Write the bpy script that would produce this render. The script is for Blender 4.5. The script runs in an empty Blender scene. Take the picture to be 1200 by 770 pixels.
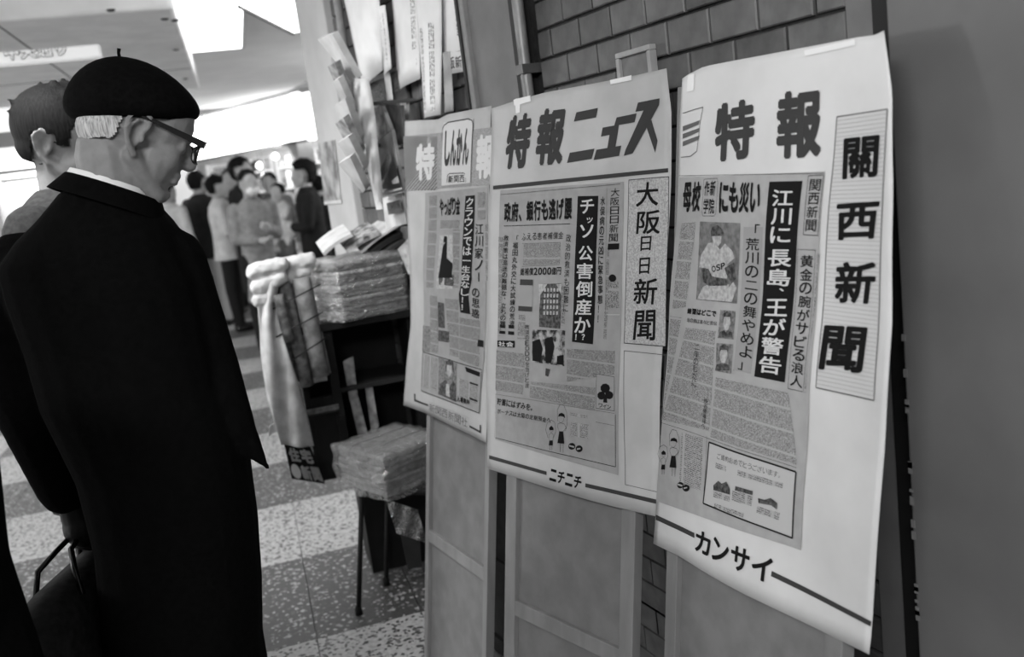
import bpy, bmesh, math, random
import numpy as np
from mathutils import Vector, Matrix, noise
random.seed(7)
SC = bpy.context.scene
COL = SC.collection
# ---------------------------------------------------------------- camera
F = 1060.0; CX, CY = 600.0, 385.0; CAMH = 1.42
def nrm(v): v = np.array(v, float); return v/np.linalg.norm(v)
def dpx(u, v): return np.array([u-CX, v-CY, F])
UPc = nrm(np.cross(dpx(278, 232), [1, -.13, 0]))
if UPc[1] > 0: UPc = -UPc
Yc = nrm(dpx(55, 232-.13*(55-278))); Xc = nrm(np.cross(Yc, UPc))
R = np.array([Xc, Yc, UPc])                 # world = R @ camera(x right, y down, z forward)
C0 = np.array([0, 0, CAMH])
def ray(u, v): return R @ nrm(dpx(u, v))
def atx(u, v, x): r = ray(u, v); return Vector(C0+r*x/r[0])
def aty(u, v, y): r = ray(u, v); return Vector(C0+r*y/r[1])
def atz(u, v, z): r = ray(u, v); return Vector(C0+r*(z-CAMH)/r[2])
def atd(u, v, dep): return Vector(C0+R @ (dpx(u, v)/F*dep))
def proj(p):
    c = R.T @ (np.array(p, float)-C0); return CX+F*c[0]/c[2], CY+F*c[1]/c[2], c[2]
cd = bpy.data.cameras.new('camera'); cam = bpy.data.objects.new('camera', cd); COL.objects.link(cam)
M3 = np.array([R[:, 0], -R[:, 1], -R[:, 2]]).T
cam.matrix_world = Matrix([[*M3[0], 0], [*M3[1], 0], [*M3[2], CAMH], [0, 0, 0, 1]])
cd.sensor_width = 36; cd.lens = F/1200*36; cd.clip_start = .05; cd.clip_end = 100
cd.dof.use_dof = True; cd.dof.focus_distance = 1.7; cd.dof.aperture_fstop = 3.6
SC.camera = cam
# ---------------------------------------------------------------- light and exposure
SC.view_settings.view_transform = 'Standard'; SC.view_settings.look = 'None'
SC.view_settings.gamma = 1.0; SC.view_settings.exposure = 0.0; SC.view_settings.use_curve_mapping = False
wd = bpy.data.worlds.new('world'); SC.world = wd; wd.use_nodes = True
wd.node_tree.nodes['Background'].inputs[0].default_value = (.5, .5, .5, 1)
wd.node_tree.nodes['Background'].inputs[1].default_value = .62
def area(name, loc, target, sx, sy, power):
    l = bpy.data.lights.new(name, 'AREA'); l.shape = 'RECTANGLE'; l.size = sx; l.size_y = sy; l.energy = power
    o = bpy.data.objects.new(name, l); COL.objects.link(o); o.location = loc
    o.rotation_euler = (Vector(target)-Vector(loc)).to_track_quat('-Z', 'Y').to_euler(); return o
area('ceiling_lamp_near', (-1.1, -.7, 2.6), (.9, 1.0, .9), 1.6, .6, 108)
area('ceiling_lamp_mid', (-.5, 2.5, 2.55), (.6, 3.3, .8), .9, .4, 15).data.spread = math.radians(85)
area('ceiling_lamp_far', (-1.5, 7.5, 2.5), (-1.0, 7.5, 0), 3.0, 1.5, 330)
area('shop_lamp', (1.6, 12.2, 1.95), (1.9, 13.4, 1.0), 2.5, .3, 60)
HZR = Vector((R[0][0], R[1][0], 0)).normalized()     # horizontal right as the camera sees it
HZF = Vector((-HZR.y, HZR.x, 0))                     # horizontal forward
for nm_, lc_, pw_ in (('fill_light_left', (-5.2, 4.5, 1.7), 330), ('fill_light_right', (3.6, 8.5, 1.7), 60)):  # unseen point lights, added as ambient fill for ceiling and soffit
    l_ = bpy.data.lights.new(nm_, 'POINT'); l_.energy = pw_; l_.shadow_soft_size = .35; o_ = bpy.data.objects.new(nm_, l_); COL.objects.link(o_); o_.location = lc_
GA = math.radians(10.416)                            # the floor grid is turned from the wall
GY = Vector((math.sin(GA), math.cos(GA), 0)); GX = Vector((math.cos(GA), -math.sin(GA), 0))
# ---------------------------------------------------------------- materials
def lin(v): v /= 255; return v/12.92 if v <= .04045 else ((v+.055)/1.055)**2.4
MATS = {}
def mat(name, v, rough=.8, var=0, scale=30, bump=0, spec=.3, metal=0, emit=0, alpha=1, trans=0, v2=None, stretch=(1, 1, 1), sheen=0, thr=None):
    """grey procedural material; v in 0..255 of surface albedo (display value)"""
    if name in MATS: return MATS[name]
    m = bpy.data.materials.new(name); m.use_nodes = True; nt = m.node_tree; b = nt.nodes['Principled BSDF']
    c = lin(v); b.inputs['Base Color'].default_value = (c, c, c, 1); b.inputs['Roughness'].default_value = rough
    b.inputs['Specular IOR Level'].default_value = spec; b.inputs['Metallic'].default_value = metal
    if sheen: b.inputs['Sheen Weight'].default_value = sheen
    if emit: b.inputs['Emission Color'].default_value = (1, 1, 1, 1); b.inputs['Emission Strength'].default_value = emit
    if alpha < 1: b.inputs['Alpha'].default_value = alpha
    if trans: b.inputs['Transmission Weight'].default_value = trans
    if var or v2 is not None or bump:
        tc = nt.nodes.new('ShaderNodeTexCoord'); mp = nt.nodes.new('ShaderNodeMapping'); mp.inputs['Scale'].default_value = stretch
        n = nt.nodes.new('ShaderNodeTexNoise'); n.inputs['Scale'].default_value = scale; n.inputs['Detail'].default_value = 4
        nt.links.new(tc.outputs['Object'], mp.inputs[0]); nt.links.new(mp.outputs[0], n.inputs['Vector'])
        if var or v2 is not None:
            r = nt.nodes.new('ShaderNodeValToRGB')
            lo, hi = (v, v2) if v2 is not None else (max(0, v-var), v+var)
            a, z = thr or (.35, .65)
            r.color_ramp.elements[0].position = a; r.color_ramp.elements[1].position = z
            r.color_ramp.elements[0].color = (lin(lo),)*3+(1,); r.color_ramp.elements[1].color = (lin(hi),)*3+(1,)
            nt.links.new(n.outputs['Fac'], r.inputs[0]); nt.links.new(r.outputs[0], b.inputs['Base Color'])
            if emit: nt.links.new(r.outputs[0], b.inputs['Emission Color'])
        if bump:
            bp = nt.nodes.new('ShaderNodeBump'); bp.inputs['Strength'].default_value = bump; bp.inputs['Distance'].default_value = .004
            nt.links.new(n.outputs['Fac'], bp.inputs['Height']); nt.links.new(bp.outputs[0], b.inputs['Normal'])
    MATS[name] = m; return m
def terrazzo(name, base, chip, dens):
    m = bpy.data.materials.new(name); m.use_nodes = True; nt = m.node_tree; b = nt.nodes['Principled BSDF']
    tc = nt.nodes.new('ShaderNodeTexCoord'); v = nt.nodes.new('ShaderNodeTexVoronoi'); v.inputs['Scale'].default_value = 95
    n = nt.nodes.new('ShaderNodeTexNoise'); n.inputs['Scale'].default_value = 60; n.inputs['Detail'].default_value = 3
    nt.links.new(tc.outputs['Object'], v.inputs['Vector']); nt.links.new(tc.outputs['Object'], n.inputs['Vector'])
    sp = nt.nodes.new('ShaderNodeSeparateColor'); nt.links.new(v.outputs['Color'], sp.inputs[0])
    r = nt.nodes.new('ShaderNodeValToRGB'); e = r.color_ramp.elements; r.color_ramp.interpolation = 'LINEAR'
    e[0].position = 1-dens-.1; e[0].color = (lin(base),)*3+(1,); e[1].position = 1-dens+.05; e[1].color = (lin(chip),)*3+(1,)
    nt.links.new(sp.outputs[0], r.inputs[0])
    mx = nt.nodes.new('ShaderNodeMix'); mx.data_type = 'RGBA'; mx.blend_type = 'MULTIPLY'; mx.inputs[0].default_value = .5
    r2 = nt.nodes.new('ShaderNodeValToRGB'); r2.color_ramp.elements[0].position = .3; r2.color_ramp.elements[0].color = (.45, .45, .45, 1); r2.color_ramp.elements[1].position = .65
    nt.links.new(n.outputs['Fac'], r2.inputs[0]); nt.links.new(r.outputs[0], mx.inputs[6]); nt.links.new(r2.outputs[0], mx.inputs[7])
    nt.links.new(mx.outputs[2], b.inputs['Base Color']); b.inputs['Roughness'].default_value = .45
    return m
def newsprint(name, paper, ink, col=.0028, tier=.034, horiz=False):
    """small print: columns of type in tiers, from the sheet's own coordinates in metres (UV)"""
    m = bpy.data.materials.new(name); m.use_nodes = True; nt = m.node_tree; b = nt.nodes['Principled BSDF']; L = nt.links.new
    def math_(op, a, c=None):
        q = nt.nodes.new('ShaderNodeMath'); q.operation = op
        for i, x in enumerate((a, c)):
            if x is None: continue
            if isinstance(x, (int, float)): q.inputs[i].default_value = x
            else: L(x, q.inputs[i])
        return q.outputs[0]
    uv = nt.nodes.new('ShaderNodeUVMap'); s = nt.nodes.new('ShaderNodeSeparateXYZ'); L(uv.outputs[0], s.inputs[0])
    x, y = (s.outputs[0], s.outputs[1]) if not horiz else (s.outputs[1], s.outputs[0])
    fx = math_('FRACT', math_('DIVIDE', x, col)); fy = math_('FRACT', math_('DIVIDE', y, tier))
    colm = math_('MULTIPLY', math_('GREATER_THAN', fx, .22), math_('LESS_THAN', fx, .86))
    tr = math_('MULTIPLY', math_('GREATER_THAN', fy, .05), math_('LESS_THAN', fy, .94))
    n = nt.nodes.new('ShaderNodeTexWhiteNoise'); n.noise_dimensions = '2D'
    cv = nt.nodes.new('ShaderNodeCombineXYZ'); L(math_('FLOOR', math_('DIVIDE', x, col/3)), cv.inputs[0]); L(math_('FLOOR', math_('DIVIDE', y, col/3)), cv.inputs[1])
    L(cv.outputs[0], n.inputs['Vector'])
    f = math_('MULTIPLY', math_('MULTIPLY', colm, tr), math_('GREATER_THAN', n.outputs['Value'], .42))
    mx = nt.nodes.new('ShaderNodeMix'); mx.data_type = 'RGBA'; L(f, mx.inputs[0])
    mx.inputs[6].default_value = (lin(paper),)*3+(1,); mx.inputs[7].default_value = (lin(ink),)*3+(1,)
    L(mx.outputs[2], b.inputs['Base Color']); b.inputs['Roughness'].default_value = .9; b.inputs['Specular IOR Level'].default_value = .1
    MATS[name] = m; return m
black = mat('black_ink', 22, .8, spec=.15); dgrey = mat('dark_ink', 62, .8, spec=.15); mgrey = mat('mid_ink', 100, .8, spec=.1); lgrey = mat('light_ink', 148, .8, spec=.1)
paper = mat('poster_paper', 208, .75, var=5, scale=9, spec=.2)
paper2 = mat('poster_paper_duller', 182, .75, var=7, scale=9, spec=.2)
newsp = mat('newspaper_stock', 164, .9, var=4, scale=40, spec=.1)
white_ink = mat('unprinted_letter', 205, .85, spec=.1)
printA = newsprint('small_print', 164, 84); printB = newsprint('small_print_bold', 164, 60, .0034, .05); printH = newsprint('small_print_rows', 168, 90, .0034, .06, True)
halftone_d = mat('halftone_dark', 50, .85, v2=100, scale=160, spec=.1); halftone_m = mat('halftone_mid', 95, .85, v2=140, scale=150, spec=.1)
halftone_l = mat('halftone_light', 150, .85, v2=185, scale=150, spec=.1)
wood = mat('painted_wood', 128, .6, var=7, scale=25, stretch=(1, 1, .15), spec=.25)
woodp = mat('painted_ply', 116, .65, var=6, scale=18, spec=.2)
# ---------------------------------------------------------------- mesh helpers
def link(name, me, m=None, parent=None, smooth=False):
    o = bpy.data.objects.new(name, me); COL.objects.link(o)
    if m is not None and not me.materials: me.materials.append(m)
    if parent is not None: o.parent = parent
    if smooth:
        for p in me.polygons: p.use_smooth = True
    return o
def mesh(name, vs, fs, m=None, parent=None, smooth=False):
    me = bpy.data.meshes.new(name); me.from_pydata([tuple(v) for v in vs], [], fs); me.update()
    return link(name, me, m, parent, smooth)
def tag(o, label, cat=None, group=None, kind=None):
    if label: o['label'] = label
    if cat: o['category'] = cat
    if group: o['group'] = group
    if kind: o['kind'] = kind
    return o
def empty(name, loc=(0, 0, 0), parent=None):
    o = bpy.data.objects.new(name, None); COL.objects.link(o); o.location = loc; o.empty_display_size = .05
    if parent is not None: o.parent = parent
    return o
def struct(o): o['kind'] = 'structure'; return o
def boxgeo(x0, y0, z0, x1, y1, z1, T=None):
    v = [Vector((x, y, z)) for x in (x0, x1) for y in (y0, y1) for z in (z0, z1)]
    if T is not None: v = [T @ p for p in v]
    f = [(0, 1, 3, 2), (4, 6, 7, 5), (0, 4, 5, 1), (2, 3, 7, 6), (0, 2, 6, 4), (1, 5, 7, 3)]
    return v, f
def merge(parts):
    V, Fs = [], []
    for v, f in parts:
        k = len(V); V += list(v); Fs += [tuple(i+k for i in q) for q in f]
    return V, Fs
def box(name, a, b, m, parent=None, T=None, bevel=0):
    v, f = boxgeo(*a, *b, T); o = mesh(name, v, f, m, parent)
    if bevel:
        md = o.modifiers.new('bevel', 'BEVEL'); md.width = bevel; md.segments = 2
    return o
def tubegeo(pts, r, seg=8, caps=True):
    pts = [Vector(p) for p in pts]; rs = r if isinstance(r, (list, tuple)) else [r]*len(pts)
    V, Fs = [], []; up = None
    for i, p in enumerate(pts):
        d = (pts[min(i+1, len(pts)-1)]-pts[max(i-1, 0)]).normalized()
        if up is None: up = Vector((0, 0, 1)) if abs(d.z) < .9 else Vector((1, 0, 0))
        a = d.cross(up).normalized(); b = a.cross(d).normalized(); up = b
        for k in range(seg):
            t = 2*math.pi*k/seg; V.append(p+(a*math.cos(t)+b*math.sin(t))*rs[i])
    for i in range(len(pts)-1):
        for k in range(seg): Fs.append((i*seg+k, i*seg+(k+1) % seg, (i+1)*seg+(k+1) % seg, (i+1)*seg+k))
    if caps: Fs.append(tuple(range(seg))[::-1]); Fs.append(tuple(range((len(pts)-1)*seg, len(pts)*seg)))
    return V, Fs
def tube(name, pts, r, m, parent=None, seg=8): v, f = tubegeo(pts, r, seg); return mesh(name, v, f, m, parent, True)
def lathegeo(prof, seg=24, T=None):
    V, Fs = [], []
    for r, z in prof:
        for k in range(seg):
            t = 2*math.pi*k/seg; p = Vector((r*math.cos(t), r*math.sin(t), z)); V.append(T @ p if T is not None else p)
    for i in range(len(prof)-1):
        for k in range(seg): Fs.append((i*seg+k, i*seg+(k+1) % seg, (i+1)*seg+(k+1) % seg, (i+1)*seg+k))
    return V, Fs
def ellgeo(c, r, T=None, nu=14, nv=9, rot=None):
    V, Fs = [], []; c = Vector(c)
    for j in range(nv+1):
        ph = math.pi*j/nv
        for i in range(nu):
            t = 2*math.pi*i/nu; q = Vector((r[0]*math.sin(ph)*math.cos(t), r[1]*math.sin(ph)*math.sin(t), r[2]*math.cos(ph)))
            if rot is not None: q = rot @ q
            p = c+q; V.append(T @ p if T is not None else p)
    for j in range(nv):
        for i in range(nu): Fs.append((j*nu+i, (j+1)*nu+i, (j+1)*nu+(i+1) % nu, j*nu+(i+1) % nu))
    return V, Fs
def capgeo(p0, p1, r0, r1, T=None):
    p0, p1 = Vector(p0), Vector(p1); pts, rs = [], []; d = (p1-p0); n = max(d.length, 1e-4); u = d/n
    for a in (90, 60, 30): pts.append(p0-u*r0*math.sin(math.radians(a))); rs.append(max(r0*math.cos(math.radians(a)), 1e-4))
    for k in range(5): pts.append(p0+d*k/4); rs.append(r0+(r1-r0)*k/4)
    for a in (30, 60, 90): pts.append(p1+u*r1*math.sin(math.radians(a))); rs.append(max(r1*math.cos(math.radians(a)), 1e-4))
    v, f = tubegeo(pts, rs, 12)
    return ([T @ p for p in v] if T is not None else v), f
def chain(pts, rs, T=None):
    return merge([capgeo(pts[i], pts[i+1], rs[i], rs[i+1], T) for i in range(len(pts)-1)])
def loftgeo(rings):   # rings: list of (cx, cy, cz, rx, ry, rot) superellipse sections
    V, Fs = [], []; n = 20
    for cx, cy, cz, rx, ry, rt in rings:
        for k in range(n):
            t = 2*math.pi*k/n; c, s = math.cos(t), math.sin(t)
            x = rx*math.copysign(abs(c)**.8, c); y = ry*math.copysign(abs(s)**.8, s)
            V.append(Vector((cx+x*math.cos(rt)-y*math.sin(rt), cy+x*math.sin(rt)+y*math.cos(rt), cz)))
    for i in range(len(rings)-1):
        for k in range(n): Fs.append((i*n+k, i*n+(k+1) % n, (i+1)*n+(k+1) % n, (i+1)*n+k))
    Fs.append(tuple(range(n))[::-1]); Fs.append(tuple(range((len(rings)-1)*n, len(rings)*n)))
    return V, Fs
def remeshed(name, prims, vox, m, parent=None, smooth=6, fn=None):
    """joins overlapping closed shapes into one continuous skin"""
    v, f = merge(prims); me = bpy.data.meshes.new(name); me.from_pydata([tuple(p) for p in v], [], f); me.update()
    o = bpy.data.objects.new(name, me); COL.objects.link(o)
    md = o.modifiers.new('r', 'REMESH'); md.mode = 'VOXEL'; md.voxel_size = vox; md.use_smooth_shade = True
    if smooth: s = o.modifiers.new('s', 'SMOOTH'); s.iterations = smooth; s.factor = .5
    dg = bpy.context.evaluated_depsgraph_get(); dg.update(); new = bpy.data.meshes.new_from_object(o.evaluated_get(dg))
    o.modifiers.clear(); o.data = new; new.name = name; bpy.data.meshes.remove(me)
    if fn:
        for q in new.vertices: q.co = fn(q.co)
    new.materials.clear(); new.materials.append(m)
    if parent is not None: o.parent = parent
    for p in new.polygons: p.use_smooth = True
    return o
# ---------------------------------------------------------------- glyphs
GL = {}
def glyph(ch, bold=0):
    k = (ch, bold)
    if k in GL: return GL[k]
    if bold:                                 # heavier strokes: the glyph laid over itself, shifted all round
        v0, f0 = glyph(ch, 0); vs, fs = [], []
        for i in range(8 if bold > .022 else 4):
            t = 2*math.pi*(i+.5)/(8 if bold > .022 else 4); n = len(vs)
            vs += [(x+bold*math.cos(t), y+bold*math.sin(t)) for x, y in v0]; fs += [tuple(q+n for q in p) for p in f0]
        GL[k] = (vs, fs); return GL[k]
    cu = bpy.data.curves.new('g', 'FONT'); cu.body = ch; cu.size = 1; cu.resolution_u = 3; cu.fill_mode = 'FRONT'
    o = bpy.data.objects.new('g', cu); COL.objects.link(o)
    dg = bpy.context.evaluated_depsgraph_get(); dg.update(); me = bpy.data.meshes.new_from_object(o.evaluated_get(dg))
    vs = [(v.co.x, v.co.y) for v in me.vertices]; fs = [tuple(p.vertices) for p in me.polygons]
    bpy.data.objects.remove(o); bpy.data.curves.remove(cu); bpy.data.meshes.remove(me)
    GL[k] = (vs, fs); return GL[k]
def cell(ch, bold, fit):
    """glyph in the unit square, y down; fit: stretched to fill, else kept in the em box"""
    vs, fs = glyph(ch, bold)
    if not vs: return [], []
    a = np.array(vs); lo, hi = a.min(0), a.max(0)
    if fit and ch not in '一二ー、。」「！？・っッゃュー': a = (a-lo)/np.maximum(hi-lo, 1e-6); a = a*.94+.03
    else: a = (a-np.array([0.0, -.12]))/1.0
    a[:, 1] = 1-a[:, 1]
    return a.tolist(), fs
# ================================================================ THE SETTING
WX = 1.10
floor = struct(mesh('floor', [(-12, -4, -.012), (12, -4, -.012), (12, 16, -.012), (-12, 16, -.012)], [(0, 1, 2, 3)], mat('floor_joint', 105, .7)))
tl = terrazzo('terrazzo_light', 188, 85, .22); td = terrazzo('terrazzo_dark', 82, 190, .10)
TW, TH = .345, .69
v, f = boxgeo(.0015, .0015, -.012, TW-.0015, TH-.0015, 0)
tms = []
for m in (tl, td):
    me = bpy.data.meshes.new('floor_tile'); me.from_pydata([tuple(p) for p in v], [], f); me.materials.append(m); tms.append(me)
outer = ([], [])
for j in range(-8, 17):                     # rows away from the camera
    for i in range(-24, 14):
        la, al = i*TW, 2.81+(j-1)*TH
        p = GX*(la+TW/2)+GY*(al+TH/2); q = proj((p.x, p.y, 0))
        blk = 0 if la > -.70 else (1 if la > -1.75 else (0 if la > -3.4 else 1))
        if q[2] < .8 or q[0] < -120 or q[0] > 780 or q[1] > 950:
            outer[(j+1+blk+1) % 2].append(boxgeo(la+.0015, al+.0015, -.012, la+TW-.0015, al+TH-.0015, 0)); continue
        o = bpy.data.objects.new('floor_tile', tms[(j+1+blk+1) % 2]); COL.objects.link(o); o.parent = floor
        o.location = GX*la+GY*al; o.rotation_euler[2] = -GA
for k, m in enumerate((tl, td)):            # tiles outside the frame, joined
    V, Fs = merge(outer[k]); o = mesh('floor_tiles', V, Fs, m, floor); o['kind'] = 'stuff'; o.rotation_euler[2] = -GA
# ---- right wall with its tiles
mortar = mat('wall_mortar', 40, .9, var=8, scale=60)
wall = struct(box('wall_right', (WX+.008, -.6, 0), (WX+.3, 3.8, 3.0), mortar))
bm_ = [mat('wall_tile', 92, .45, var=10, scale=22, bump=.15), mat('wall_tile_dark', 80, .45, var=9, scale=25, bump=.15), mat('wall_tile_pale', 100, .45, var=9, scale=20, bump=.15)]
BW, BH = .1225, .0655
def brickmesh(m, w=BW, sh=0):
    vs, fs = boxgeo(0, -(w-.006)/2, 0, .03, (w-.006)/2, BH-.006); o = bmesh.new()
    bv = [o.verts.new(p) for p in vs]; [o.faces.new([bv[i] for i in q]) for q in fs]
    bmesh.ops.bevel(o, geom=[e for e in o.edges if all(q.co.x < .001 for q in e.verts)], offset=.0025, segments=1, affect='EDGES')
    me = bpy.data.meshes.new('brick'); o.to_mesh(me); o.free(); me.materials.append(m); return me
bmeshes = [brickmesh(m) for m in bm_]; bhalf = [brickmesh(m, BW/2) for m in bm_]
def bricks(y0, y1, z0, z1, indiv=True):
    rest = []
    for r in range(int(math.floor((z0-.0)/BH)), int(math.ceil(z1/BH))):
        z = r*BH+.01; y = y1-(BW/2 if r % 2 else 0)
        if r % 2: cells = [(y1-BW/4, True)]
        else: cells = []
        yy = y-BW/2
        while yy-BW/2 > y0-.02: cells.append((yy, False)); yy -= BW
        if yy > y0+.0: cells.append((y0+BW/4, True))
        for yc, half in cells:
            dx = random.uniform(-.0012, .0012); k = random.choice((0, 0, 1, 2))
            if indiv:
                o = bpy.data.objects.new('brick', (bhalf if half else bmeshes)[k]); COL.objects.link(o); o.parent = wall; o.location = (WX+dx, yc, z)
            else:
                w = (BW/2 if half else BW)-.006; rest.append(boxgeo(WX+dx, yc-w/2, z, WX+.02, yc+w/2, z+BH-.006))
    if rest:
        V, Fs = merge(rest); o = mesh('wall_bricks', V, Fs, bm_[0], wall); o['kind'] = 'stuff'
YB0, YB1 = 1.005, 1.925
bricks(YB0, YB1, 1.46, 1.84)
bricks(YB0-.02, 1.30, .28, .98)
bricks(YB0, YB1, 1.84, 2.9, False); bricks(YB0, YB1, 0, .28, False); bricks(1.30, YB1, .28, 1.46, False)
bricks(2.70, 3.47, 1.20, 2.12); bricks(2.27, 2.70, 1.5, 1.87)
bricks(2.27, 3.47, 2.12, 2.9, False); bricks(2.27, 2.7, 0, 1.5, False); bricks(2.7, 3.47, 0, 1.2, False); bricks(2.27, 2.7, 1.9, 2.12, False)
# pilaster strip, dark channel and the big grey panel at the right
struct(box('trim_1', (WX-.006, .948, 0), (WX+.02, 1.0, 3.0), mat('pilaster_strip', 108, .6, var=5, scale=12)))
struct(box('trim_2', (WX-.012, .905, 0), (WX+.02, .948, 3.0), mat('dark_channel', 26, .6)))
pn = mat('right_panel_paint', 104, .5, var=5, scale=5, bump=.04, spec=.3)
pan = struct(box('wall_panel_right', (WX-.05, -.6, 0), (WX+.02, .892, 3.0), pn, bevel=.004))
chips = []
for k in range(16):
    z = random.uniform(.62, 1.1); h = random.uniform(.004, .02); chips.append(boxgeo(WX-.0512, .886, z, WX-.0495, .8925, z+h))
V, Fs = merge(chips); tg = mesh('chipped_edge', V, Fs, mat('bare_plaster', 118, .8), pan); tg['kind'] = 'stuff'
# grey door leaf between two rows of wall, its frame, dark joint and steel pipe
door = struct(box('door_1', (WX-.03, 1.985, 0), (WX+.01, 2.245, 3.0), mat('door_paint', 112, .5, var=6, scale=10)))
box('door_frame', (WX-.045, 2.215, 0), (WX+.01, 2.262, 3.0), mat('door_frame_paint', 138, .5, var=6), door, bevel=.004)
box('door_edge_strip', (WX-.05, 2.236, 0), (WX-.044, 2.25, 3.0), mat('dark_seam', 45, .6), door)
box('door_joint', (WX-.034, 1.962, 0), (WX+.01, 1.985, 3.0), mat('dark_seam', 45, .6), door)
pipe = tube('steel_pipe', [(WX-.03, 1.945, 0), (WX-.03, 1.945, 3.0)], .014, mat('worn_steel', 130, .45, var=22, scale=40, metal=.3, stretch=(1, 1, .3)), seg=14)
tag(pipe, 'thin worn steel pipe running up the wall beside the grey door leaf', 'pipe')
for z in (1.62, 2.4): box('pipe_clamp', (WX-.047, 1.928, z), (WX+.005, 1.962, z+.022), mat('clamp_steel', 100, .4, metal=.5), pipe)
pipe2 = tube('drain_pipe', [(WX-.02, 3.30, 1.5), (WX-.02, 3.30, 3.0)], .015, mat('drain_paint', 150, .5, var=8), seg=14)
tag(pipe2, 'pale painted vertical pipe on the tiled wall above the newspaper rack', 'pipe')
for z in (2.35,): box('pipe_clamp', (WX-.038, 3.28, z), (WX+.005, 3.32, z+.03), mat('clamp_steel', 100, .4, metal=.5), pipe2)
# pillar at the end of the tiled wall
plm = mat('pillar_plaster', 186, .6, var=6, scale=6)
pil = struct(box('pillar', (WX-.03, 3.45, 0), (WX+.5, 3.83, 3.0), plm, bevel=.006))
# ---- ceiling with real lit panels
CH = 2.65
ceil = struct(mesh('ceiling', [(-9, -2, CH), (3, -2, CH), (3, 13, CH), (-9, 13, CH)], [(0, 3, 2, 1)], mat('ceiling_paint', 226, .8, var=4, scale=3)))
lampm = mat('lit_diffuser', 250, .5, emit=4)
P0 = atz(222, 55, CH); a_, b_ = P0.dot(GX), P0.dot(GY); P1_ = atz(282, 53, CH); w_ = P1_.dot(GX)-a_
def ceil_light(a, b, w, l, label, grp=None):
    t = empty('ceiling_light', GX*(a+w/2)+GY*(b+l/2)+Vector((0, 0, CH-.03))); tag(t, label, 'ceiling light', grp); t.rotation_euler[2] = -GA
    box('diffuser', (-w/2, -l/2, -.012), (w/2, l/2, .012), lampm, t)
    fr = mat('light_frame', 190, .5)
    for x0, y0, x1, y1 in ((-w/2-.03, -l/2-.03, -w/2, l/2+.03), (w/2, -l/2-.03, w/2+.03, l/2+.03), (-w/2, -l/2-.03, w/2, -l/2), (-w/2, l/2, w/2, l/2+.03)):
        box('frame', (x0, y0, -.016), (x1, y1, .028), fr, t)
    return t
ceil_light(a_, b_-2.4, w_, 2.4, 'large square-ended lit ceiling panel above the beret')
# slanting lit box by the pillar
A, B = atz(345, 41, CH-.2), atz(283, 10, CH-.2); A = atd(345, 41, 5.2); B = A+(atz(283, 10, A.z)-A)
d_ = (B-A); d_.z = 0; d_.normalize(); n_ = Vector((-d_.y, d_.x, 0)); n_ = -n_ if n_.y > 0 else n_
t = empty('hanging_light_box', A); tag(t, 'slanting white light box hanging beside the pillar top', 'light box')
T = Matrix([[d_.x, n_.x, 0, 0], [d_.y, n_.y, 0, 0], [0, 0, 1, 0], [0, 0, 0, 1]])
L_ = (B-A).length
box('lit_body', (0, 0, .012), (L_*1.3, .34, .12), lampm, t, T)
box('bottom_rail', (0, -.012, 0), (L_*1.02, .0, .03), mat('rail_dark', 40, .5), t, T)
for k in (.2, .85): box('hanger', (L_*k, .1, .12), (L_*k+.012, .112, max(CH-A.z, .13)), mat('rail_dark', 40, .5), t, T)
# soffit at the left with bolts
SZ = 2.42
e0, e1 = atz(203, -20, SZ), atz(229, 104, SZ)
sofm = mat('soffit_paint', 236, .7, var=6, scale=6)
far = e1.dot(GY); rx = (e0.dot(GX)+e1.dot(GX))/2
def gbox(name, a0, b0, z0, a1, b1, z1, m, parent=None, bevel=0):
    T = Matrix([[GX.x, GY.x, 0, 0], [GX.y, GY.y, 0, 0], [0, 0, 1, 0], [0, 0, 0, 1]]); return box(name, (a0, b0, z0), (a1, b1, z1), m, parent, T, bevel)
sof = struct(gbox('ceiling_soffit', -7.0, far-3.6, SZ, rx, far, CH-.01, sofm, None, .02))
for u, v_ in ((193, 22), (206, 58), (217, 92), (205, 24), (130, 12)):
    p = atz(u, v_, SZ); V, Fs = lathegeo([(0, -.008), (.016, -.006), (.022, 0), (.022, .004)], 12, Matrix.Translation(p)); mesh('bolt', V, Fs, mat('bolt_dark', 70, .5, metal=.3), sof, True)
gbox('panel_joint', -7, far-1.35, SZ-.002, rx-.02, far-1.33, SZ+.001, mat('joint_grey', 120, .7), sof)  # thin grey strips mark the joints between soffit panels
gbox('panel_joint', rx-.85, far-3.5, SZ-.002, rx-.84, far-1.35, SZ+.001, mat('joint_grey', 120, .7), sof)
# hanging street sign under the soffit
sa, sb = atd(118, 65, 5.4), atd(113, 41, 5.4)
zt, zb = sb.z, sa.z
s0 = atz(-30, 52+3, zt); s0 = Vector((s0.x, s0.y, 0)); s1 = Vector((sb.x, sb.y, 0)); q0 = atz(-30, 80, zb)
dr = GX.copy()
sg = empty('hanging_sign', (sb.x, sb.y, zb)); tag(sg, 'white hanging sign with the outlined name of the central street', 'sign')
T = Matrix([[dr.x, GY.x, 0, 0], [dr.y, GY.y, 0, 0], [0, 0, 1, 0], [0, 0, 0, 1]])
sh_ = zt-zb
box('sign_body', (-1.3, 0, 0), (0, .1, sh_), mat('sign_white', 240, .5, emit=.35), sg, T, .01)
for x in (-1.0, -.2): box('hanger', (x, .04, sh_), (x+.02, .06, sh_+max(SZ-zt, .05)), mat('rail_dark', 40, .5), sg, T)
letters = []
for k, ch in enumerate('中央通り'):
    for bold, dy, lst in ((.085, -.0015, 0), (.02, -.004, 1)):
        vs, fs = cell(ch, bold, False); w = .088
        letters.append((lst, [T @ Vector((-.52+k*w*1.0+x*w, dy, sh_*.5+.055-y*w*1.1)) for x, y in vs], fs))
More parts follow.
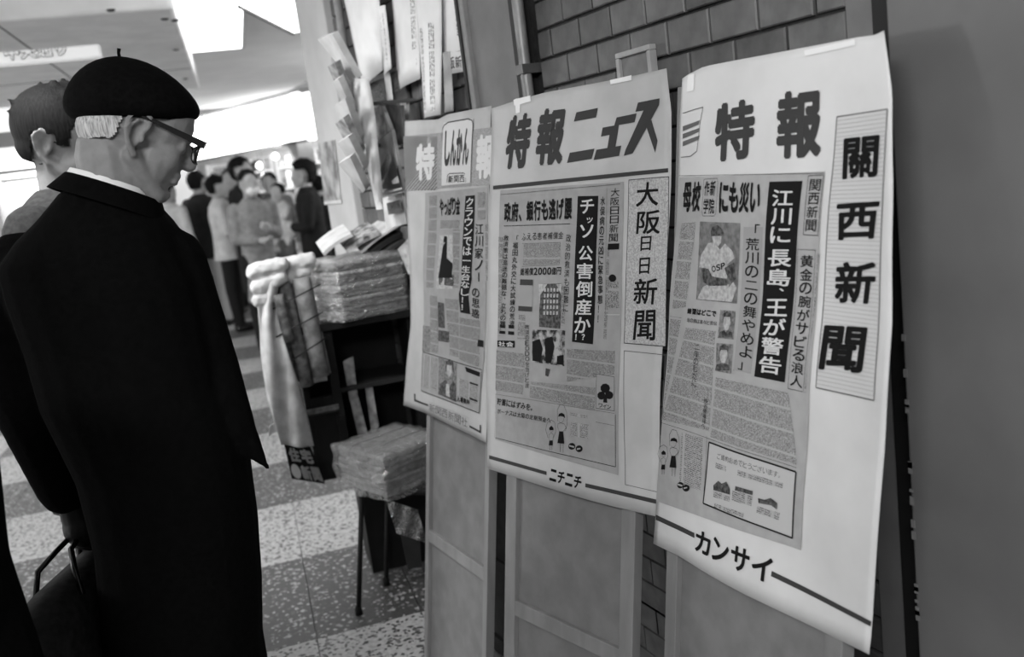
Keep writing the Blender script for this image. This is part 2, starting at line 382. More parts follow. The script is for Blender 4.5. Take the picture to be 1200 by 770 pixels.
for lst, nm, m in ((0, 'lettering_outline', mat('sign_grey_ink', 95, .6)), (1, 'lettering', mat('sign_white2', 238, .5, emit=.3))):
    V, Fs = merge([(a, b) for l, a, b in letters if l == lst]); mesh(nm, V, Fs, m, sg)
# ---- far shop front
f0, f1 = atz(235, 187, 2.03), atz(392, 157, 2.03)
dF = (f1-f0); dF.z = 0; dF.normalize(); nF = Vector((dF.y, -dF.x, 0))
if nF.dot(HZF) > 0: nF = -nF
TF = Matrix([[dF.x, -nF.x, 0, f0.x], [dF.y, -nF.y, 0, f0.y], [0, 0, 1, 0], [0, 0, 0, 1]])    # x along the front, y away
fas = struct(box('wall_far', (-7.0, 1.6, 0), (3.2, 1.8, CH), mat('far_wall', 190, .8, var=15, scale=2), None, TF))
fs_ = box('shop_fascia', (-1.6, 0, 2.03), (2.6, .3, CH-.02), mat('fascia_lit', 250, .5, emit=3.5), None, TF, .01)
tag(fs_, 'long white lit fascia across the far shop front behind the crowd', 'light box')
box('fascia_rail', (-1.6, -.02, 2.0), (2.6, .0, 2.035), mat('rail_grey', 95, .5), fs_, TF)
struct(box('ceiling_far_lip', (-7, .0, CH-.06), (3.2, .05, CH), mat('lip', 185, .7), None, TF))
# shelves with goods
shelfm = mat('shop_shelf', 205, .6)
goods_m = [mat('goods_%d' % g, g, .7, var=22, scale=8) for g in (60, 110, 160, 200, 235)]
for x0, lab in ((-1.4, 'shop shelving with small goods behind the crowd, left bay'), (.55, 'shop shelving with small goods behind the crowd, right bay')):
    t = empty('shop_shelving', TF @ Vector((x0, .9, 0))); tag(t, lab, 'shelving')
    TT = Matrix.Translation(-(TF @ Vector((x0, .9, 0)))) @ TF
    box('back_panel', (x0, 1.3, 0), (x0+1.85, 1.34, 2.0), shelfm, t, TT)
    for z in (.3, .7, 1.1, 1.45, 1.75): box('shelf', (x0, .9, z), (x0+1.85, 1.3, z+.03), shelfm, t, TT)
    for s in (0, 1.82): box('side_panel', (x0+s, .88, 0), (x0+s+.03, 1.3, 2.0), shelfm, t, TT)
    for z in (.7, 1.1, 1.45, 1.75):
        x = x0+.05
        while x < x0+1.62:
            w = random.uniform(.06, .16); h = random.uniform(.08, .25 if z < 1.7 else .18)
            o = mesh('goods_box', *boxgeo(x, .92, z+.031, x+w, 1.15, z+.031+h, TF), random.choice(goods_m)); x += w+random.uniform(.01, .05)
            tag(o, 'small packaged goods box standing on the far shop shelves', 'box', 'goods on the far shop shelves')
for k, (x, z) in enumerate(((-.1, 1.86), (.25, 1.9), (.62, 1.84), (1.05, 1.93), (1.4, 1.86), (1.75, 1.9), (.0, 1.66), (.7, 1.68))):
    V, Fs = lathegeo([(.0, .05), (.03, .04), (.05, 0), (.04, -.04), (0, -.055)], 12, TF @ Matrix.Translation((x, .55, z)))
    o = mesh('shop_bulb', V, Fs, mat('bulb_glow', 250, .5, emit=2.2), None, True); tag(o, 'small round bulb glowing under the far shop fascia', 'lamp', 'bulbs under the far fascia')
    tube('cord', [TF @ Vector((x, .55, z+.05)), TF @ Vector((x, .55, 2.4))], .004, mat('rail_dark', 40, .5), o, 5)
# dark doorway part at right of the shelves, pale post
tg = box('shop_post', (2.15, .0, 0), (2.35, .25, 2.05), mat('post_paint', 170, .6, var=10, scale=5), None, TF); struct(tg); tg.name = 'trim_3'
# ---- left shop front, seen past the two heads
l0 = atz(-60, 290, 0); lf = atd(50, 205, 9.5)
TL_ = Matrix([[GX.x, GY.x, 0, lf.x], [GX.y, GY.y, 0, lf.y], [0, 0, 1, 0], [0, 0, 0, 1]])
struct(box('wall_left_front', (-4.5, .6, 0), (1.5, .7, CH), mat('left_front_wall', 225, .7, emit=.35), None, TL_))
o = box('lit_shop_sign', (-3.4, .3, 2.02), (1.0, .42, 2.2), mat('lit_sign_b', 245, .5, emit=3), None, TL_, .01); tag(o, 'long white lit shop sign above the left opening', 'light box')
box('edge_rail', (-3.4, .28, 1.98), (1.0, .3, 2.02), mat('rail_mid', 150, .5), o, TL_)
o = box('lit_show_window', (-.45, .45, 1.62), (1.0, .55, 1.95), mat('lit_window_b', 245, .5, emit=2), None, TL_); tag(o, 'bright shop window behind the young man in the grey jacket', 'window')
box('window_rail', (-.5, .43, 1.9), (1.05, .45, 1.935), mat('rail_mid', 150, .5), o, TL_)
o = empty('display_case', TL_ @ Vector((.0, .2, 0))); tag(o, 'low display case with dark goods left of the young man', 'display case')
TT = Matrix.Translation(-(TL_ @ Vector((.0, .2, 0)))) @ TL_
box('case_body', (-.5, 0, 0), (.9, .4, 1.3), mat('case_white', 215, .5), o, TT); box('dark_insert', (-.13, -.01, 1.40), (.1, .3, 1.52), mat('case_dark', 95, .5), o, TT)
box('case_top', (-.52, -.02, 1.3), (.92, .42, 1.33), mat('case_edge', 180, .5), o, TT); box('case_riser', (-.2, .02, 1.33), (.2, .3, 1.4), mat('case_white', 215, .5), o, TT)
pm = mat('left_pillar', 170, .6, var=8, scale=4)
struct(box('pillar_left', (-.95, -.1, 0), (-.53, .3, CH), pm, None, TL_))
struct(box('trim_4', (-3.5, .1, 2.24), (1.3, .2, 2.4), mat('beam_grey', 165, .7), None, TL_))
struct(box('wall_left', (-8.0, -2, 0), (-7.9, 13, 3.0), mat('wall_left_paint', 170, .8, var=8, scale=2)))
# ================================================================ POSTERS
CB = {'5': (460, 60, 2.853), '7': (760, 20, 2.483), '8': (760, 320, 1.711), 'p': (780, 190, 3.665), 'q': (760, 390, 2.96), 'A': (570, 200, 3.85), 'B': (565, 380, 3.5), 'C': (470, 120, 3.5), 'D': (470, 320, 3.85), 'i': (0, 0, 1)}
SING = {'rule_bars': 'rule_bar', 'ruled_lines': 'ruled_line', 'column_headings': 'column_heading', 'corner_brackets': 'corner_bracket', 'round_logos': 'round_logo', 'small_pictures': 'small_picture', 'headline': 'headline_character', 'masthead_lettering': 'masthead_character'}
def deep(p): return p is not None and p.parent is not None and p.parent.parent is not None
def absorb(par, o):
    """print on a sub-part: becomes part of its mesh, with its own material slot"""
    me, src = par.data, o.data; k = len(me.materials); me.materials.append(src.materials[0])
    b = bmesh.new(); b.from_mesh(me); n = len(b.faces); b.from_mesh(src); b.faces.ensure_lookup_table()
    for fc in b.faces[n:]: fc.material_index = k
    b.to_mesh(me); b.free(); bpy.data.objects.remove(o); return par
class Sheet:
    def __init__(s, name, label, fit, bend, grp=None):
        x, y, z, yaw, lean = fit; s.o = Vector((x, y, z)); s.r = Vector((math.sin(yaw), -math.cos(yaw), 0)); n = Vector((-math.cos(yaw), -math.sin(yaw), 0))
        s.d = Vector((0, 0, -1))*math.cos(lean)+n*math.sin(lean); s.n = s.d.cross(s.r).normalized()
        if s.n.x > 0: s.n = -s.n
        s.bend = bend; s.root = None; s.name = name; s.label = label
    def loc(s, u, v):
        rr = Vector(ray(u, v)); c = Vector(C0); k = (s.o-c).dot(s.n)/rr.dot(s.n); p = c+rr*k-s.o; return (p.dot(s.r), p.dot(s.d))
    def P(s, st, off=0): return s.o+s.r*st[0]+s.d*st[1]+s.n*(s.bend(*st)+off)
    def pts(s, fr, L):
        ox, oy, k = CB[fr]; return [s.loc(ox+x/k, oy+y/k) for x, y in L]
    def grid(s, name, q, off, m, nu=6, nv=6, parent='root', thick=0, edges=None):
        """quad TL,TR,BR,BL in sheet metres, or Coons patch from four edge polylines"""
        def pl(L, t):
            t *= len(L)-1; i = min(int(t), len(L)-2); w = t-i; return (L[i][0]*(1-w)+L[i+1][0]*w, L[i][1]*(1-w)+L[i+1][1]*w)
        V, UV = [], []
        if edges is None: edges = ([q[0], q[1]], [q[3], q[2]], [q[0], q[3]], [q[1], q[2]])
        T_, B_, L_, R_ = edges; c00, c10, c01, c11 = T_[0], T_[-1], B_[0], B_[-1]
        for j in range(nv+1):
            b = j/nv
            for i in range(nu+1):
                a = i/nu; t, bb, l, r = pl(T_, a), pl(B_, a), pl(L_, b), pl(R_, b)
                st = tuple((1-b)*t[k]+b*bb[k]+(1-a)*l[k]+a*r[k]-((1-a)*(1-b)*c00[k]+a*(1-b)*c10[k]+(1-a)*b*c01[k]+a*b*c11[k]) for k in (0, 1))
                V.append(s.P(st, off)); UV.append(st)
        Fs = [(j*(nu+1)+i, (j+1)*(nu+1)+i, (j+1)*(nu+1)+i+1, j*(nu+1)+i+1) for j in range(nv) for i in range(nu)]
        par = s.root if parent == 'root' else parent
        o = mesh(name, V, Fs, m, None if deep(par) else par, True)
        uv = o.data.uv_layers.new(name='UVMap')
        for lp in o.data.loops: uv.data[lp.index].uv = UV[lp.vertex_index]
        if deep(par): return absorb(par, o)
        if thick: md = o.modifiers.new('thick', 'SOLIDIFY'); md.thickness = thick; md.offset = -1
        return o
    def poly(s, fr, L, off):         # one flat polygon as geometry (convex, small)
        p = s.pts(fr, L); return [s.P(q, off) for q in p], [tuple(range(len(p)))]
    def strip(s, fr, q, off, n=8):    # subdivided quad as geometry
        a, b, c, d = s.pts(fr, q); V = []
        for i in range(n+1):
            t = i/n; V.append(s.P((a[0]+(b[0]-a[0])*t, a[1]+(b[1]-a[1])*t), off)); V.append(s.P((d[0]+(c[0]-d[0])*t, d[1]+(c[1]-d[1])*t), off))
        return V, [(2*i, 2*i+1, 2*i+3, 2*i+2) for i in range(n)]
    def line(s, fr, L, w, off):       # polyline of width w (metres)
        out = []; p = s.pts(fr, L)
        for (x0, y0), (x1, y1) in zip(p[:-1], p[1:]):
            l = math.hypot(x1-x0, y1-y0) or 1e-6; nx, ny = -(y1-y0)/l*w/2, (x1-x0)/l*w/2; n = max(1, int(l/.03)); V = []
            for i in range(n+1):
                t = i/n; x, y = x0+(x1-x0)*t, y0+(y1-y0)*t; V += [s.P((x+nx, y+ny), off), s.P((x-nx, y-ny), off)]
            out.append((V, [(2*i, 2*i+1, 2*i+3, 2*i+2) for i in range(n)]))
        return merge(out)
    def text(s, fr, string, q, off, bold=.02, vert=False, fit=True, gap=.06):
        a, b, c, d = s.pts(fr, q); out = []; n = len(string)
        for k, ch in enumerate(string):
            vs, fs = cell(ch, bold, fit); V = []
            for x, y in vs:
                if vert and ch in '、。': x, y = x+.5, y-.5
                if vert:
                    if ch == 'ー': x, y = 1-y, x
                    y = (k+gap/2+y*(1-gap))/n
                else: x = (k+gap/2+x*(1-gap))/n
                V.append(s.P(((1-x)*(1-y)*a[0]+x*(1-y)*b[0]+x*y*c[0]+(1-x)*y*d[0], (1-x)*(1-y)*a[1]+x*(1-y)*b[1]+x*y*c[1]+(1-x)*y*d[1]), off))
            out.append((V, fs))
        return merge(out)
    def put(s, name, geos, m, parent='root', label=None):
        par = s.root if parent == 'root' else parent
        if deep(par): V, Fs = merge(geos); return absorb(par, mesh(name, V, Fs, m))
        if name in ('drawn_figures', 'logo_gaps', 'tree_drawing', 'small_emblem'): geos = [merge(geos)]
        nm = SING.get(name, name); o = None
        for g in geos: o = mesh(nm, g[0], g[1], m, par)
        return o
    def sheet(s, edges, m, nu=26, nv=34, thick=.0006):
        s.root = s.grid(s.name, None, 0, m, nu, nv, parent=None, thick=thick, edges=edges); tag(s.root, s.label, 'poster'); return s.root
def halfphoto(s, fr, q, off, page, items, m=None, name='photograph'):
    ph = s.grid(name, s.pts(fr, q), off, m or halftone_m, 4, 4, page); return ph
O1, O2, O3, O4, O5 = .0012, .0018, .0024, .0030, .0036
nz = lambda s, t, k, sc: noise.noise(Vector((s*sc, t*sc, k)))
# ---------------- poster 3 (nearest, right)
S = Sheet('news_poster', 'nearest news poster, baseball page under two large characters, rightmost of the three', (.9978, 1.2956, 1.5208, -.0606, .1402),
          lambda s, t: .0045*nz(s, t, 1, 7)+.012*max(0, t-.62)*math.sin(s*9+.6)+.010*max(0, s-.42)*4*(nz(.1, t, 5, 9)))
S3 = S
E_ = lambda fr, L: S.pts(fr, L)
S.sheet((E_('i', [(799, 92), (806, 87), (824, 78), (870, 69), (930, 58), (1002, 44), (1026, 41), (1036, 36)]), E_('i', [(766, 637), (792, 650), (819, 666), (877, 698), (935, 727), (975, 748), (1015, 768)]),
         E_('i', [(799, 92), (796, 141), (794, 220), (790, 330), (781, 430), (773, 530), (766, 637)]), E_('i', [(1036, 36), (1046, 110), (1048, 220), (1045, 380), (1038, 520), (1027, 650), (1015, 768)])), paper)
S.put('headline', [S.text('i', '特', [(835, 121), (889, 111), (887, 187), (834, 193)], O1, .045), S.text('i', '報', [(908, 107), (968, 98), (965, 186), (907, 190)], O1, .045)], dgrey)
g = [S.line('7', [(100, 280), (135, 268), (158, 262), (150, 300), (140, 390), (122, 405), (95, 408)], .0012, O1)]
for k in range(3): g.append(S.strip('7', [(100, 318+k*22), (148, 300+k*22), (145, 312+k*22), (100, 332+k*22)], O1, 2))
S.put('small_emblem', g, mgrey)
# masthead panel with ruled lines
pq = [(981, 137), (1042, 128), (1026, 469), (958, 454)]
mp_ = S.grid('masthead_panel', S.pts('i', pq), O1, mat('panel_stock', 200, .8, spec=.1), 4, 20)
g = []
for k in range(1, 66):
    t = k/66; g.append(S.line('i', [(981-23*t, 137+317*t), (1042-16*t, 128+341*t)], .0005, O2))
S.put('ruled_lines', g, lgrey, mp_)
g = [S.line('i', pq+[pq[0]], .0016, O2)]
S.put('panel_border', g, mgrey, mp_)
g = []
for ch, q in (('關', [(988, 161), (1036, 156), (1033, 209), (987, 212)]), ('西', [(981, 238), (1037, 234), (1031, 281), (980, 283)]), ('新', [(979, 306), (1034, 304), (1025, 358), (976, 357)]), ('聞', [(965, 379), (1020, 382), (1014, 440), (959, 434)])):
    g.append(S.text('i', ch, q, O3, .03, gap=.02))
S.put('masthead_lettering', g, black, mp_)
# newspaper page
pg = S.grid('newspaper_page', S.pts('i', [(797, 208), (967, 201), (938, 645), (770, 587)]), O2-.0002, newsp, 14, 24, thick=0)
P3p = pg
for nm, q, m in (('small_print', [(799, 262), (817, 260), (805, 360), (790, 362)], printA), ('small_print', [(805, 384), (840, 388), (832, 505), (777, 492)], printA),
                 ('small_print', [(842, 440), (885, 447), (927, 452), (925, 545)], None), ('small_print', [(840, 442), (926, 460), (934, 545), (834, 512)], printA), ('small_print', [(799, 507), (826, 514), (822, 575), (797, 566)], printH),
                 ('small_print', [(959, 297), (962, 297), (945, 460), (946, 460)], printA), ('small_print', [(787, 370), (800, 372), (776, 492), (778, 492)], printA), ('small_print', [(863, 398), (869, 398), (860, 437), (862, 437)], printA)):
    if m: S.grid(nm, S.pts('i', q), O3-.0002, m, 6, 8, pg)
g = [S.text('i', '母校', [(802, 213), (825, 211), (822, 249), (801, 250)], O4, .04, gap=.02), S.text('i', 'にも災い', [(846, 212), (896, 213), (893, 250), (845, 251)], O4, .04, gap=.02),
     S.text('i', '作新', [(828, 212), (842, 211), (841, 230), (827, 230)], O4, .02), S.text('i', '学院', [(827, 232), (841, 232), (840, 251), (826, 251)], O4, .02),
     S.line('i', [(827, 210), (843, 209), (844, 214), (842, 250), (840, 253), (826, 253), (825, 248), (827, 210)], .0006, O4)]
S.put('lead_headline', g, black, pg)
bn = S.grid('headline_banner', S.pts('i', [(904, 213), (942, 212), (922, 448), (886, 441)]), O3, black, 3, 14, pg)
g = []
for st, q in (('江川に', [(908, 221), (934, 221), (929, 286), (904, 286)]), ('長島', [(902, 291), (931, 291), (927, 337), (898, 336)]), ('、', [(905, 336), (922, 336), (920, 348), (903, 348)]), ('王が警告', [(897, 349), (925, 349), (918, 441), (890, 437)])):
    g.append(S.text('i', st, q, O4, .02, vert=True))
S.put('banner_lettering', g, white_ink, pg)
S.grid('headline_tint', S.pts('i', [(874, 266), (897, 266), (882, 438), (861, 433)]), O3, mat('tint', 150, .9), 3, 10, pg)
g = [S.text('i', '「荒川の二の舞やめよ」', [(877, 262), (894, 262), (882, 438), (866, 433)], O4, .012, vert=True), S.text('i', '黄金の腕がサビる浪人', [(940, 298), (956, 298), (943, 456), (928, 452)], O4, .012, vert=True),
     S.line('i', [(937, 292), (958, 293), (944, 459), (926, 455), (937, 292)], .0006, O4), S.line('i', [(949, 206), (967, 205), (961, 276), (944, 275), (949, 206)], .0008, O4),
     S.text('i', '関西新聞', [(951, 209), (965, 209), (959, 272), (946, 272)], O4, .005, vert=True), S.line('i', [(797, 206), (967, 203)], .0006, O4),
     S.line('i', [(776, 495), (934, 548)], .0006, O4), S.line('i', [(830, 511), (826, 590)], .0006, O4)]
g += [S.text('p', '練習はどこで', [(100, 625), (222, 640), (220, 665), (98, 652)], O4, .04), S.text('p', '母の顔は喜々と苦悩', [(98, 668), (225, 685), (223, 702), (96, 688)], O4, 0),
      S.text('q', '二年のむだに', [(165, 35), (185, 38), (168, 190), (150, 185)], O4, 0, vert=True), S.text('q', '指名権獲得へ', [(195, 225), (210, 228), (200, 335), (185, 330)], O4, 0, vert=True)]
S.put('column_headings', g, black, pg)
ph = S.grid('player_photograph', S.pts('p', [(155, 255), (330, 262), (305, 608), (135, 590)]), O3, mat('photo_back', 92, .85, v2=125, scale=90), 5, 7, pg)
S.put('light_tones', [S.poly('p', [(190, 348), (215, 345), (240, 375), (262, 350), (292, 380), (302, 412), (270, 438), (266, 500), (182, 490), (180, 455), (150, 452), (158, 400)], O4), S.poly('p', [(208, 318), (248, 318), (246, 345), (232, 362), (212, 345)], O4),
                      S.poly('p', [(200, 520), (275, 525), (270, 540), (292, 515), (306, 540), (285, 600), (140, 588), (165, 535)], O4)], halftone_l, ph)
S.put('dark_tones', [S.poly('p', [(205, 300), (212, 278), (235, 270), (250, 282), (262, 305), (262, 314), (205, 318)], O5), S.poly('p', [(160, 458), (190, 458), (205, 490), (268, 505), (268, 530), (190, 532), (168, 515)], O5), S.poly('p', [(258, 455), (300, 430), (306, 500), (285, 520), (265, 480)], O5)], halftone_d, ph)
S.put('jersey_lettering', [S.text('p', 'OSP', [(200, 448), (262, 428), (262, 458), (205, 475)], O5, .02, fit=True)], black, ph)
for q, k in (([(236, 635), (300, 640), (294, 762), (228, 755)], 'p'), ([(240, 35), (296, 40), (292, 142), (238, 132)], 'q')):
    ph = S.grid('portrait_photograph', S.pts(k, q), O3, halftone_m, 3, 3, pg); (x0, y0), (x1, _), _, (_, y1) = q
    w, h = x1-x0, y1-y0; F_ = lambda L: [(x0+a*w-b*6, y0+b*h) for a, b in L]
    S.put('light_tones', [S.poly(k, F_([(.3, .25), (.7, .25), (.75, .5), (.6, .72), (.42, .72), (.27, .5)]), O4)], halftone_l, ph)
    S.put('dark_tones', [S.poly(k, F_([(.25, .35), (.25, .12), (.5, .04), (.78, .14), (.78, .38), (.68, .25), (.35, .24)]), O5), S.poly(k, F_([(.05, .98), (.12, .78), (.4, .72), (.5, .8), (.62, .72), (.92, .8), (.97, .98)]), O5)], halftone_d, ph)
# mother and child drawing for an advertisement
def figures(S, fr, x, y, k, pg):
    o = lambda L: [(x+a*k, y+b*k) for a, b in L]
    blk = [S.poly(fr, o([(-6, 44), (-4, 34), (6, 30), (16, 36), (18, 50), (12, 44), (2, 42)]), O4), S.poly(fr, o([(-2, 96), (12, 96), (16, 140), (-8, 138)]), O4), S.poly(fr, o([(-38, 84), (-30, 76), (-22, 84), (-22, 92), (-36, 92)]), O4), S.poly(fr, o([(-36, 128), (-24, 128), (-24, 146), (-38, 146)]), O4)]
    ln = [S.line(fr, o([(-8, 60), (-10, 20), (0, 0), (14, 4), (24, 30), (26, 70), (20, 95)]), .0007, O4), S.line(fr, o([(-4, 60), (4, 66), (12, 60), (14, 48)]), .0005, O4), S.line(fr, o([(-2, 96), (-8, 80), (-6, 68), (4, 66), (16, 70), (22, 84), (12, 96)]), .0007, O4), S.line(fr, o([(2, 140), (2, 170)]), .0009, O4), S.line(fr, o([(12, 140), (12, 172)]), .0009, O4),
          S.line(fr, o([(-40, 120), (-50, 90), (-44, 64), (-30, 56), (-18, 64), (-14, 96), (-22, 120)]), .0007, O4), S.line(fr, o([(-36, 94), (-30, 100), (-24, 94)]), .0005, O4), S.line(fr, o([(-36, 128), (-38, 108), (-30, 102), (-22, 108), (-24, 128)]), .0006, O4), S.line(fr, o([(-34, 146), (-34, 164)]), .0009, O4), S.line(fr, o([(-27, 146), (-27, 164)]), .0009, O4)]
    S.put('drawn_figures', blk+ln, black, pg)
def disc(S, fr, cx, cy, r, off, n=16): return S.poly(fr, [(cx+r*math.cos(2*math.pi*i/n), cy+r*math.sin(2*math.pi*i/n)) for i in range(n)], off)
figures(S, 'q', 85, 335, .95, pg)
S.put('round_logos', [disc(S, 'q', 135, 538, 12, O4), disc(S, 'q', 115, 528, 11, O4)], black, pg)
S.put('logo_gaps', [S.poly('q', [(108, 522), (124, 528), (122, 533), (106, 528)], O5), S.poly('q', [(128, 536), (140, 534), (140, 538), (128, 541)], O5)], newsp, pg)
# boxed congratulation notice
nq = [(832.6, 518), (933.5, 553), (929, 630.5), (826, 589.5)]
nb = S.grid('boxed_notice', S.pts('i', nq), O3, mat('notice_stock', 182, .9, spec=.1), 6, 4, pg)
S.put('notice_border', [S.line('i', nq+[nq[0]], .0028, O4)], black, nb)
g = [S.text('q', 'ご婚約おめでとうございます。', [(245, 415), (472, 487), (470, 508), (243, 436)], O4, .0)]
S.put('notice_lettering', g, mgrey, nb)
for q in ([(240, 450), (470, 522), (468, 540), (238, 468)], [(300, 545), (370, 565), (365, 600), (298, 580)], [(232, 548), (292, 566), (290, 585), (230, 568)], [(385, 600), (460, 625), (455, 650), (382, 622)], [(235, 590), (340, 625), (338, 640), (234, 603)]): S.grid('small_print', S.pts('q', q), O4, printH, 2, 2, nb)
S.put('small_pictures', [S.poly('q', [(232, 528), (250, 512), (262, 522), (280, 515), (292, 540), (292, 560), (232, 545)], O5), S.poly('q', [(388, 572), (410, 578), (430, 572), (452, 590), (450, 612), (432, 598), (390, 590)], O5), S.poly('q', [(312, 530), (372, 548), (370, 562), (310, 545)], O5)], halftone_d, nb)
S.put('rule_bars', [S.strip('i', [(769, 603), (815, 624.5), (815, 630.5), (769, 609)], O1), S.strip('i', [(905, 669), (1019, 729), (1017.5, 735), (904, 675)], O1)], dgrey)
S.put('paper_name_lettering', [S.text('i', 'カンサイ', [(816, 618), (908, 655), (905, 687), (814, 645)], O1, .03)], black)
tp = mat('clear_tape', 232, .25, spec=.6)
S.grid('tape_strip', S.pts('i', [(943, 59), (1003, 46), (1003, 53), (944, 66)]), .0016, tp, 4, 1); S.grid('tape_strip', S.pts('i', [(806, 89), (814, 86), (813, 106), (805, 108)]), .0016, tp, 1, 1)
# ---------------- poster 2 (middle)
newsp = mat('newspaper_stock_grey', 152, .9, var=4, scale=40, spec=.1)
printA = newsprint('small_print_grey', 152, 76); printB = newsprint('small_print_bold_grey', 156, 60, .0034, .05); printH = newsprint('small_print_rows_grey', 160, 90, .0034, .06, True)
S = Sheet('news_poster', 'middle news poster with four-stroke slanted headline above a large newspaper page', (.9271, 1.854, 1.5491, .2117, .182),
          lambda s, t: .004*nz(s, t, 2, 6)+.010*max(0, t-.6)*math.sin(s*8))
S2 = S
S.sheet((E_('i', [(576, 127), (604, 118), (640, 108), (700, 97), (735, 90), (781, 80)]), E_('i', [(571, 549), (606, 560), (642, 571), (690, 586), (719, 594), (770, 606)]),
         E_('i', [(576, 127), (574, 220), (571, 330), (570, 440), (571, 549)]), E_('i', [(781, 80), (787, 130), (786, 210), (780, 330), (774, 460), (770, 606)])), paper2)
g = [S.text('5', '特', [(386, 213), (480, 195), (458, 396), (363, 402)], O1, .05), S.text('5', '報', [(490, 190), (596, 176), (574, 385), (470, 390)], O1, .05),
     S.poly('5', [(618, 205), (690, 190), (684, 222), (610, 236)], O1), S.poly('5', [(596, 340), (678, 326), (668, 360), (586, 374)], O1),
     S.poly('5', [(706, 256), (760, 246), (756, 275), (700, 286)], O1), S.poly('5', [(730, 272), (757, 268), (744, 345), (716, 350)], O1), S.poly('5', [(684, 330), (768, 316), (760, 350), (674, 364)], O1),
     S.poly('5', [(752, 222), (818, 208), (812, 238), (744, 250)], O1),
     S.poly('5', [(822, 172), (895, 158), (888, 190), (814, 203)], O1), S.poly('5', [(856, 165), (895, 158), (893, 180), (806, 342), (776, 350), (782, 330)], O1), S.poly('5', [(848, 245), (868, 230), (888, 300), (880, 340)], O1)]
S.put('headline', g, dgrey)
S.put('rule_bars', [S.strip('5', [(338, 450), (922, 391), (922, 405), (338, 463)], O1), S.strip('B', [(30, 537), (270, 603), (270, 618), (30, 552)], O1), S.strip('B', [(425, 652), (713, 720), (713, 738), (425, 668)], O1)], dgrey)
S.put('paper_name_lettering', [S.text('B', 'ニチニチ', [(284, 588), (414, 625), (408, 680), (279, 640)], O1, .035)], black)
mp_ = S.grid('masthead_panel', S.pts('i', [(738, 211), (784, 207), (781, 406), (732, 402)]), O1, mat('mottled_stock', 150, .85, v2=190, scale=300, spec=.1), 3, 12)
S.put('panel_border', [S.line('i', [(738, 211), (784, 207), (781, 406), (732, 402), (738, 211)], .0012, O2)], black, mp_)
g = []
for ch, q in (('大', [(680, 52), (785, 45), (780, 160), (672, 168)]), ('阪', [(680, 180), (792, 172), (788, 288), (672, 290)]), ('日', [(697, 296), (750, 292), (745, 362), (695, 365)]), ('日', [(692, 392), (745, 388), (740, 468), (690, 470)]), ('新', [(668, 486), (785, 478), (775, 608), (660, 606)]), ('聞', [(672, 628), (772, 622), (768, 772), (658, 768)])):
    g.append(S.text('A', ch, q, O2, .02, gap=.02))
S.put('masthead_lettering', g, black, mp_)
S.put('empty_frame', [S.line('i', [(732, 411), (781, 416), (770, 577), (732, 568), (732, 411)], .0012, O1)], mgrey)
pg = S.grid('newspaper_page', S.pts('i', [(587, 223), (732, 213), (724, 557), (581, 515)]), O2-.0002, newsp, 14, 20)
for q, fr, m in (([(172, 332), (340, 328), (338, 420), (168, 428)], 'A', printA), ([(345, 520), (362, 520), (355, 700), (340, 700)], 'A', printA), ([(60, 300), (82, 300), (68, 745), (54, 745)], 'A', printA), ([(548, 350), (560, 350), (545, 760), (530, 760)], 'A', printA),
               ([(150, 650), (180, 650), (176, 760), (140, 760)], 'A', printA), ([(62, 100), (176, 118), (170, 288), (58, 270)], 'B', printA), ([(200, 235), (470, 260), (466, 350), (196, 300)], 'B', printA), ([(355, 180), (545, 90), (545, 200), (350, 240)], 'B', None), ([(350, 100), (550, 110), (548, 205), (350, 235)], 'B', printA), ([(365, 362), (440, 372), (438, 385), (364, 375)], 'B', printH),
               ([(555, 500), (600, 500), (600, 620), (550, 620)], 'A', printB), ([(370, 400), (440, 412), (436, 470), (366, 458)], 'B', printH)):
    if m: S.grid('small_print', S.pts(fr, q), O3-.0002, m, 5, 5, pg)
